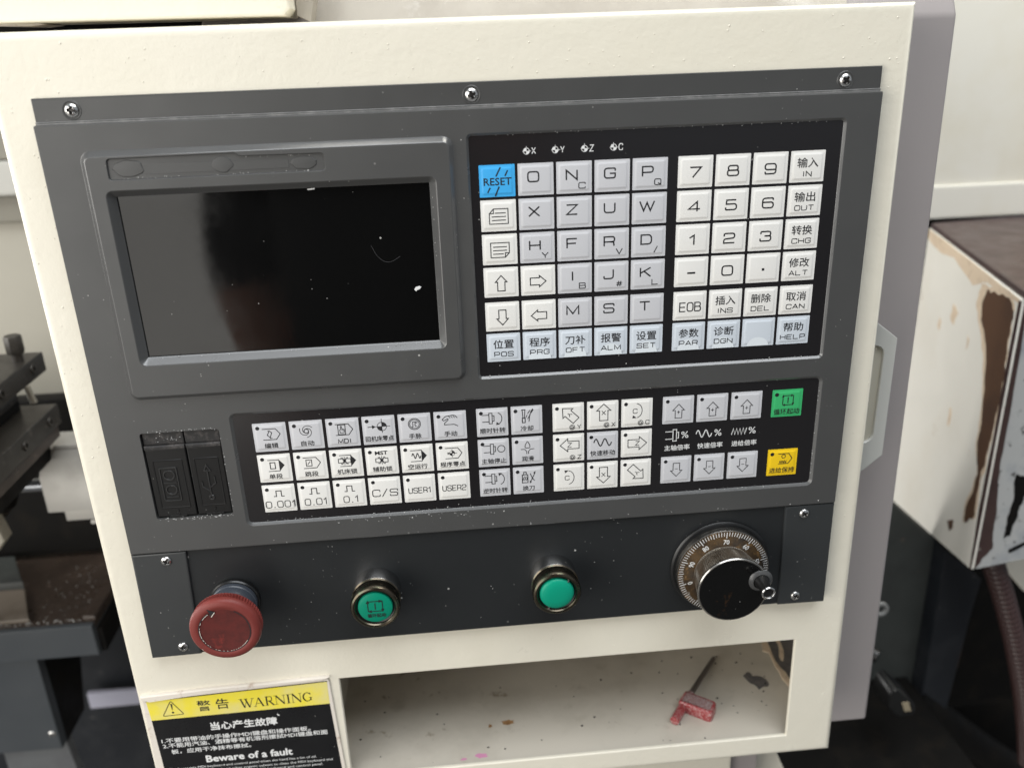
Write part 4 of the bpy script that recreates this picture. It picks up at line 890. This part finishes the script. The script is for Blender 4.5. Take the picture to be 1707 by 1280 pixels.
text(mb, "1.Don't operate MDI keyboard and control panel when the hand has a lot of oil.", 37.6, 405.9, 97, 2.5, T, 0)
text(mb, "2.Don't use gasoline, alcohol and other organic solvent to clean the MDI keyboard and", 42.6, 409.4, 107.5, 2.5, T, 0)
text(mb, 'panel. Use a clean rag to wipe the MDI keyboard and control panel.', 45.6, 412.7, 88, 2.5, T, 0)
mb.build('text_print', WINK, ws, recalc=False)

# ------------------------------------------------------------------ hex key lying on the shelf
hk = thing('torx_key', 'red plastic flag handled screw key with a dull steel shaft lying on the shelf', 'screw key', (355, 428, 50))
u = Vector((32, 42)).normalized(); n_ = Vector((u[1], -u[0]))
def hp(a, b): v = Vector((351, 50.5)) + u * a + n_ * b; return (v[0], v[1])
mb = MB(); P = rnd([(*hp(1, -3.4), 1.5), (*hp(1, 21), 3), (*hp(-12.5, 22), 3), (*hp(-12.5, -3.4), 1.5)], 0, True, 4)
plate(mb, P, 419.4, 428, bev=1.6, axis='y', seg=3, mi=0); 
Pi = inset(P, 2.2); cap(mb, [Pi], 419.32, ax('y'), 1)
mb.build('handle', [TOOLR, TOOLD], hk, ang=50)
mb = MB(); P3 = lambda a, b, y: (*(lambda q_: (q_[0], y, q_[1]))(hp(a, b)),)
tube(mb, [P3(-12, 0, 424), P3(-20, 0, 424.2), P3(-27.5, 0, 424.4)], 3.4, 10); mb.build('handle_stub', TOOLR, hk, ang=50)
mb = MB(); tube(mb, [P3(1, 0, 424), P3(4.5, 0, 424)], 2.7, 14); mb.build('ferrule', TOOLD, hk)
mb = MB(); tube(mb, [P3(4, 0, 424), P3(24, 0, 424.6), P3(50, 0, 425.4), P3(53, 0, 425.5)], 2, 14, rfun=lambda i: (2.1, 1.95, 1.75, 1.2)[i]); mb.build('shaft', STEELD, hk)

# ================================================================== BACKGROUND, LEFT: the lathe's tool post and cross slide
def pr(name, foot, y0, y1, m, parent, bev=1.5, mi=0):
    mb = MB(); plate(mb, foot, y0, y1, axis='y', bev=bev); return mb.build(name, m, parent)
sg = thing('splash_guard', 'beige machine guard panel behind the tool post with a grey rail across it', 'machine guard', (-300, 600, 520))
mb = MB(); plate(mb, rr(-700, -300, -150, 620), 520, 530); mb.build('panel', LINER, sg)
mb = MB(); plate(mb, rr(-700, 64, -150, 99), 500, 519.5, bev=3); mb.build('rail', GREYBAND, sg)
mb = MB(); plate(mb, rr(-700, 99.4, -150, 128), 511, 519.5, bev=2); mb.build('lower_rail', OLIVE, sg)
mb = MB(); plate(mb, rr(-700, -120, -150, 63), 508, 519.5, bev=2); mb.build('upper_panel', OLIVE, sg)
tp = thing('tool_post', 'dark oily steel tool post with square headed clamp bolts on top', 'tool post', (-230, 420, 200))
pr('top_plate', [(-340, 90), (-163, 90), (-163, 295), (-340, 295)], 205, 222, DSTEEL, tp, bev=1.2)
pr('clamp_slot', [(-340, 95), (-182, 95), (-182, 270), (-340, 270)], 222, 231, DSTEEL2, tp, bev=.5)
pr('clamp_plate', [(-340, 95), (-176, 95), (-176, 262), (-340, 262)], 231, 237, DSTEEL, tp, bev=1.2)
pr('clamp_slot', [(-340, 95), (-176, 95), (-176, 262), (-340, 262)], 237.2, 245, DSTEEL2, tp, bev=.5)
pr('lower_block', [(-340, 90), (-150, 90), (-150, 272), (-340, 272)], 245, 263, DSTEEL, tp, bev=1.5)
pr('base_block', [(-340, 100), (-152, 100), (-152, 268), (-340, 268)], 263.2, 274, BROWNT, tp, bev=1)
pr('base_slide', [(-340, 120), (-160, 120), (-160, 262), (-340, 262)], 274.2, 292, DSTEEL2, tp, bev=1)
mb = MB(); tube(mb, [(-186, 238, 300), (-184.5, 246, 300), (-183, 254, 300)], 3, 12); mb.build('pin', LINER, tp)
def bolt(x, d, y):
    mb = MB(); loft(mb, [(circ(x, d, 4.5, 20), y), (circ(x, d, 4.5, 20), y - 8)], axis='y')
    loft(mb, [(circ(x, d, 6.6, 8), y - 7), (circ(x, d, 7.4, 8), y - 9), (circ(x, d, 7.4, 8), y - 21), (circ(x, d, 6.4, 8), y - 22.6)], axis='y', cap0=True)
    mb.build('clamp_bolt', DSTEEL, tp)
bolt(-173, 272, 205); bolt(-174, 214, 205)
th = thing('tool_block', 'pale milled steel block on a polished shaft beside the tool post', 'tool holder', (-140, 350, 260))
mb = MB(); plate(mb, [(250, 305), (263, 284), (300, 284), (300, 339), (250, 339)], -170, -60, axis='x', bev=1.2); mb.build('block', SILVER, th)
pr('top_web', [(-158, 262), (-60, 262), (-60, 345), (-126, 318)], 281, 283.8, SILVER, th, bev=.6)
pr('foot', [(-160, 259), (-60, 259), (-60, 300), (-160, 300)], 339.2, 353, SILVER, th, bev=2)
pr('foot_step', [(-139, 257), (-60, 257), (-60, 300), (-139, 300)], 353.2, 357, SILVER, th, bev=1)
mb = MB(); tube(mb, [(-206, 319, 266), (-190, 319, 266), (-170.2, 319, 266)], 6, 20); mb.build('shaft', SHAFT, th)
mb = MB(); tube(mb, [(-212, 325, 266), (-209, 325, 266), (-205, 325, 266)], 17, 24, rfun=lambda i: (17, 17, 14)[i]); mb.build('flange_disc', DSTEEL2, th)
mb = MB(); tube(mb, [(-300, 327, 266), (-213, 327, 266)], 20, 24); mb.build('collar', DSTEEL, th)
cs = thing('cross_slide', 'brown oil stained slide tray with a blue grey front flange at the lower left', 'slide tray', (-230, 508, 340))
pr('tray_top', [(-460, 276.5), (-167.5, 276.5), (-163, 520), (-460, 520)], 474.3, 480, BROWNT, cs, bev=.5)
mb = MB(); plate(mb, [(-460, 475), (-168, 474), (-167, 508.5), (-460, 508.5)], 270, 276, bev=1); mb.build('front_flange', BLUEGREY, cs)
pr('right_lip', [(-179, 280), (-167.2, 279), (-163, 520), (-175, 520)], 469.5, 474.1, BROWNT, cs, bev=1.2)
mb = MB(); plate(mb, [(276.2, 481), (520, 481), (520, 508), (276.2, 508)], -167.2, -162, axis='x', bev=.5); mb.build('side_flange', DSTEEL2, cs)
pr('wiper_plate', [(-460, 281), (-231, 284), (-258, 338), (-460, 338)], 470.5, 474.1, WIPER, cs, bev=.8)
pr('wiper_block', [(-460, 338.5), (-258.5, 338.5), (-290, 392), (-460, 392)], 463, 474.1, OLIVEP, cs, bev=.8)
mb = MB(); r_ = random.Random(31)
for i in range(150):
    x = r_.uniform(-300, -172) if i < 90 else r_.uniform(-228, -182); d = r_.gauss(281.5, 1.6) if i < 90 else r_.uniform(284, 380); rad = r_.uniform(.25, .9) * (1 if i < 90 else .8)
    l1 = blob(x, d, rad, rad * r_.uniform(.4, 1), 6, .3, i); loft(mb, [(l1, 474.2), (inset(l1, rad * .4), 474.2 - rad * .7)], axis='y')
tag(mb.build('swarf', WINKD, cs, ang=60), kind='stuff')
for i, (d, y) in enumerate(((150, 213), (215, 213), (272, 213), (140, 254), (205, 254), (252, 254))):
    mb = MB(); xs_ = -163 if y == 213 else -150
    plate(mb, circ(d, y, 4.2, 16), xs_ + 1.4, xs_ - 1, [circ(d, y, 2.2, 6)], axis='x', bev=.3, hb=0, hdepth=1.2); mb.build('socket_screw', DSTEEL, tp)
mbs = thing('machine_bed', 'dark blue grey lathe bed panel with a small screw under the slide tray', 'machine bed', (-240, 1320, 340))
mb = MB(); plate(mb, [(-460, 509), (-235, 509), (-235, 632), (-460, 632)], 285, 297, bev=1); mb.build('front_panel', BLUEGREY, mbs)
mb = MB(); plate(mb, [(297.5, 509), (390, 509), (345, 634), (297.5, 634)], -240, -235.2, axis='x', bev=.5); mb.build('side_panel', DSTEEL2, mbs)
mb = MB(); plate(mb, [(-304, 640), (-238, 636), (-225, 800), (-304, 820)], 300, 312, bev=1); mb.build('lower_panel', FLOORL, mbs)
screw(-241, 612, 285, mbs, 3.6, 20)
mb = MB(); plate(mb, rr(-460, 470, 60, 1320), 470, 480); mb.build('rear_panel', BLUEDARK, mbs)
mb = MB(); plate(mb, [(-285, 700), (-100, 704), (-100, 721), (-285, 723)], 450, 456, bev=.5); mb.build('floor_light_strip', PALE, mbs)  # pale sheet stands in for a strip of light on the floor
mb = MB(); plate(mb, rr(-460, 290, 40, 469), 400, 420, bev=2); mb.build('slide_back', DSTEEL2, mbs)
co = thing('coolant_nozzle', 'olive beige cone nozzle at the left picture edge below the shaft', 'nozzle', (-215, 345, 250))
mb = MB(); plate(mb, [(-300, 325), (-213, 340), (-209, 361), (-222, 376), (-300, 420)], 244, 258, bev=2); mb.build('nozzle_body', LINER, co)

# ================================================================== BACKGROUND, RIGHT
rg = thing('rear_guard', 'bright cream machine guard wall in the upper right corner', 'machine guard', (760, 170, 470))
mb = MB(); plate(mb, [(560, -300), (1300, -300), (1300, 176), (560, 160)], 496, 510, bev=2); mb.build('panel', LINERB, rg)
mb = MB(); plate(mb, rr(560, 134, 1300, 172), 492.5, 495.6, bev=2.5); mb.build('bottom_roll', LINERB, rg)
mb = MB(); plate(mb, rr(868, -60, 900, 120), 489, 495.6, bev=1); mb.build('hinge_strip', PEEL, rg)
hb_ = thing('worn_housing', 'chipped cream painted housing with a dark brown top and exposed brown primer on its corner', 'machine housing', (700, 435, 300))
C0 = (665, 200); L0 = (745, 484); R0 = (1000, 250)
foot = [C0, L0, (1000, 520), R0]
pr('housing_top', [(664, 198.5), (744, 485), (1002, 522), (1002, 248)], 174, 179.5, BROWNP, hb_, bev=2)
u2 = (Vector(L0) - Vector(C0)).normalized(); nv = Vector((-u2[1], u2[0]))
def fpt(s, y, o): p = Vector(C0) + u2 * s + nv * o; return (p[0], y, p[1])
def facep(name, pts, m, o0, o1, parent):
    mb = MB(); n = len(pts)
    a = [fpt(s, y, o1) for s, y in pts]; b = [fpt(s, y, o0) for s, y in pts]
    t = tessellate_polygon([[Vector((s, y, 0)) for s, y in pts]]); mb.add(a + b, [tuple(x) for x in t] + [(i, (i + 1) % n, n + (i + 1) % n, n + i) for i in range(n)]); return mb.build(name, m, parent)
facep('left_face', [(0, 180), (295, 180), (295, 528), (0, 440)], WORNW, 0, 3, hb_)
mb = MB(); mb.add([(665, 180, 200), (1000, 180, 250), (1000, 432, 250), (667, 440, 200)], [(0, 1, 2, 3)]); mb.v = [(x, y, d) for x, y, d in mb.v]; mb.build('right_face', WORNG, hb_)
mb = MB(); mb.add([(665, 440, 200), (745, 528, 484), (1000, 470, 520), (1000, 432, 250)], [(0, 1, 2, 3)]); mb.build('underside', DSTEEL2, hb_)
r1_ = random.Random(21)
def rough(pts, k=2, amp=2.2):
    out = [Vector(p) for p in pts]; a_ = amp
    for lvl in range(k):
        nx = []
        for i, p in enumerate(out):
            q_ = out[(i + 1) % len(out)]; m_ = (p + q_) / 2; e_ = (q_ - p); n__ = Vector((-e_[1], e_[0])).normalized() if e_.length > 1e-6 else Vector((0, 0))
            nx += [p, m_ + n__ * r1_.uniform(-a_, a_) * min(1, e_.length / 8)]
        out = nx; a_ *= .6
    return [(p[0], p[1]) for p in out]
CH = [(88, 193), (65, 190), (24, 186), (10, 193), (9, 214), (7, 235), (5, 257), (6, 285), (7, 308), (10, 334), (16, 355), (11, 390), (37, 411), (39, 393), (24, 353), (39, 330), (41, 300), (56, 253), (83, 227), (94, 213)]
CH = [(a if a < 12 else a * 1.0, b) for a, b in CH]
CHR = rough([(a * .88 + 2, b) for a, b in CH], 3, 3.4)
facep('exposed_primer', CHR, CHIPB, 3.25, 3.55, hb_)
facep('lifted_flake', rough([(a + (a - 30) * .12 + 1.5, b + (b - 290) * .018) for a, b in CH], 3, 3.0), PEEL, 3, 3.2, hb_)
for pts_ in ([(150, 236), (168, 232), (172, 246), (158, 252)], [(122, 332), (128, 330), (127, 350), (121, 346)], [(200, 262), (206, 258), (210, 268), (203, 272)], [(105, 250), (111, 247), (110, 262)]): facep('lifted_flake', rough(pts_, 2, 2), PEEL, 3, 3.3, hb_)
facep('exposed_primer', rough([(80, 435), (64, 425), (62, 433), (70, 441)], 2, 1), CHIPB, 3, 3.5, hb_)
facep('exposed_primer', rough([(-2, 182), (3, 182), (3, 300), (5, 380), (1, 440), (-2, 440)], 4, 1.2), BROWNP, 3, 3.6, hb_)
facep('peeled_paint', rough([(294, 181), (180, 181), (60, 181), (4, 181), (4, 184), (30, 186), (70, 187), (95, 190), (120, 200), (190, 189), (240, 195), (294, 190)], 2, 1.5), PEEL, 3, 3.3, hb_)
mb = MB()
def r2(s_, y, o=0): t = Vector((335, 50)).normalized(); nn = Vector((t[1], -t[0])); p = Vector((665, 200)) + t * s_ + nn * o; return (p[0], y, p[1])
for name_, pts_, mm in (('exposed_primer', rough([(0, 181), (4, 181), (5, 240), (6, 330), (11, 372), (13, 402), (16, 420), (6, 430), (2, 438), (0, 438)], 3, 1.3), BROWNP),
                        ('exposed_primer', rough([(26, 345), (35, 348), (40, 362), (36, 385), (33, 410), (26, 412), (27, 380)], 3, 3.0), DSTEEL2),
                        ('exposed_primer', rough([(34, 425), (60, 416), (80, 412), (80, 415), (60, 420), (36, 429)], 2, .8), DSTEEL2)):
    mb = MB(); n = len(pts_); t = tessellate_polygon([[Vector((a, b, 0)) for a, b in pts_]])
    mb.add([r2(a, b, .6) for a, b in pts_] + [r2(a, b, -.5) for a, b in pts_], [tuple(x) for x in t] + [(i, (i + 1) % n, n + (i + 1) % n, n + i) for i in range(n)]); mb.build(name_, mm, hb_)
# hose
hs = thing('corrugated_hose', 'dark brown corrugated hose hanging below the worn housing', 'hose', (740, 700, 260))
mb = MB(); pts = []
for i in range(150):
    t = i / 149; pts.append((697 + 150 * t - 45 * t * t, 430 + 300 * t, 240))
tube(mb, pts, 16, 14, rfun=lambda i: 11 if i % 3 else 9.4); mb.build('hose_body', HOSEM, hs, ang=60)
# dark machine parts below
dm = thing('machine_pit', 'dark blue black machine base with a grey green plate in shadow on the right', 'machine base', (640, 1300, 420))
mb = MB(); plate(mb, [(470, 300), (560, 360), (643, 430), (697, 480), (698, 720), (470, 640)], 312, 318, bev=1); mb.build('side_plate', OLIVEP, dm)
mb = MB(); plate(mb, [(696, 480), (742, 520), (738, 560), (730, 700), (698.5, 720)], 290, 320, bev=1); mb.build('column', BLUEDARK, dm)
mb = MB(); plate(mb, [(738, 528), (745, 540), (742, 640), (734, 690), (730, 690)], 300, 310, bev=.5); mb.build('rust_edge', RUSTD, dm)
mb = MB(); plate(mb, rr(560, 200, 1500, 1320), 700, 710); mb.build('rear_panel', DSTEEL2, dm)
mb = MB(); plate(mb, [(822, 556), (1000, 556), (1000, 690), (868, 609)], 380, 386, bev=1); mb.build('cream_panel', LINERB, dm)
pr('step_plate', [(430, 120), (690, 150), (690, 311), (430, 311)], 660, 668, DSTEEL2, dm)
mb = MB(); plate(mb, [(400, 740), (900, 740), (900, 1320), (400, 1320)], 340, 350); mb.build('lower_panel', DSTEEL2, dm)
mb = MB(); tube(mb, [(690, 680, 300), (780, 760, 300), (900, 860, 300)], 20, 16); mb.build('conduit', DSTEEL2, dm)
mb = MB(); plate(mb, circ(580, 477, 7.5, 24), 199, 202, [circ(580, 477, 4.2, 16)], bev=.6); mb.build('washer_ring', WASH, dm)
mb = MB(); plate(mb, rnd([(600, 574, 4), (607, 570, 4), (630, 594, 4), (629, 606, 4), (612, 608, 6), (600, 594, 4)], 0, True, 3), 196, 226, bev=2.5); mb.build('clip', BLACKP, dm)
mb = MB(); plate(mb, [(613, 587), (620, 587), (624, 598), (617, 598)], 194.8, 195.8, bev=.2); mb.build('tag', TAGM, dm)
mb = MB(); tube(mb, [(560, 535, 230), (577, 533, 215), (587, 536, 205)], 7, 12); mb.build('lever_stub', BLACKP, dm)

# ================================================================== the person taking the picture (seen only in reflections)
def person():
    J = {'pelvis': (90, 420, -930, 165), 'waist': (85, 260, -930, 165), 'chest': (95, 60, -930, 175), 'neckb': (120, -130, -930, 75), 'neck': (122, -185, -925, 58), 'head': (125, -260, -915, 88), 'crown': (125, -345, -920, 72),
         'shl': (-50, -80, -930, 82), 'ell': (-120, 255, -900, 72), 'wrl': (-70, 490, -800, 34), 'shr': (285, -80, -930, 78), 'elr': (330, 150, -800, 56), 'wrr': (262, 45, -560, 34),
         'hipl': (30, 480, -930, 105), 'kneel': (25, 860, -915, 72), 'ankl': (20, 1240, -940, 48), 'toel': (15, 1300, -830, 40), 'hipr': (210, 480, -930, 105), 'kneer': (215, 860, -915, 72), 'ankr': (220, 1240, -940, 48), 'toer': (228, 1300, -830, 40)}
    E = [('pelvis', 'waist'), ('waist', 'chest'), ('chest', 'neckb'), ('neckb', 'neck'), ('neck', 'head'), ('head', 'crown'), ('chest', 'shl'), ('shl', 'ell'), ('ell', 'wrl'), ('chest', 'shr'), ('shr', 'elr'), ('elr', 'wrr'),
         ('pelvis', 'hipl'), ('hipl', 'kneel'), ('kneel', 'ankl'), ('ankl', 'toel'), ('pelvis', 'hipr'), ('hipr', 'kneer'), ('kneer', 'ankr'), ('ankr', 'toer')]
    for sd, wr, dr in (('l', J['wrl'], (6, 40, 12)), ('r', J['wrr'], (-6, -30, 14))):
        J['pm' + sd] = (wr[0] + dr[0], wr[1] + dr[1], wr[2] + dr[2], 30); E.append(('wr' + sd, 'pm' + sd))
        for k in range(5):
            off = (k - 2) * 17; n1, n2 = 'f%s%da' % (sd, k), 'f%s%db' % (sd, k); sgn = 1 if sd == 'l' else -1
            b = J['pm' + sd]; L1 = 34 if k else 22
            J[n1] = (b[0] + off, b[1] + sgn * L1, b[2] + 10, 10); J[n2] = (b[0] + off * 1.1, b[1] + sgn * L1 * 1.7, b[2] + 4, 8); E += [('pm' + sd, n1), (n1, n2)]
    nm = list(J); me = bpy.data.meshes.new('person'); O = W(120, 1330, -930)
    me.from_pydata([W(*J[k][:3]) - O for k in nm], [(nm.index(a), nm.index(b)) for a, b in E], [])
    ob = bpy.data.objects.new('person', me); COL.objects.link(ob); ob.location = O
    sk = ob.modifiers.new('skin', 'SKIN'); sk.use_smooth_shade = True; ss = ob.modifiers.new('sub', 'SUBSURF'); ss.levels = ss.render_levels = 2
    for i, k in enumerate(nm):
        sv = me.skin_vertices[0].data[i]; r = J[k][3] * .001; sv.radius = (r * (1.25 if k in ('pelvis', 'waist', 'chest') else 1), r); sv.use_root = k == 'pelvis'
    dg = bpy.context.evaluated_depsgraph_get(); m2 = bpy.data.meshes.new_from_object(ob.evaluated_get(dg)); ob.modifiers.clear(); ob.data = m2
    for m in (SKIN, SHIRT, TROUS, HAIR, BLACKP): m2.materials.append(m)
    for p in m2.polygons:
        c = p.center + O; x, y, d = c.x * 1000, -c.z * 1000, c.y * 1000
        if y > 1265: i = 4
        elif y > 430 and -60 < x < 300 and d < -840: i = 2
        elif y < -285 or (y < -215 and d < -930): i = 3
        elif y < -150: i = 0
        elif (d > -700 and x > 150) or (y > 290 and x < -35): i = 0
        else: i = 1
        p.material_index = i; p.use_smooth = True
    tag(ob, 'person in a black short sleeved shirt holding up a phone, mirrored in the dark screen', 'person')
    return ob
pe = person()
ph = MB(); plate(ph, rr(150, -60, 305, 14, 9), -490, -482, bev=1.5)
# phone held just behind the taking lens
ph.v = [(x, y, d) for x, y, d in ph.v]
tag(ph.build('phone', PHONE), 'dark phone held in front of the black shirted person', 'phone')
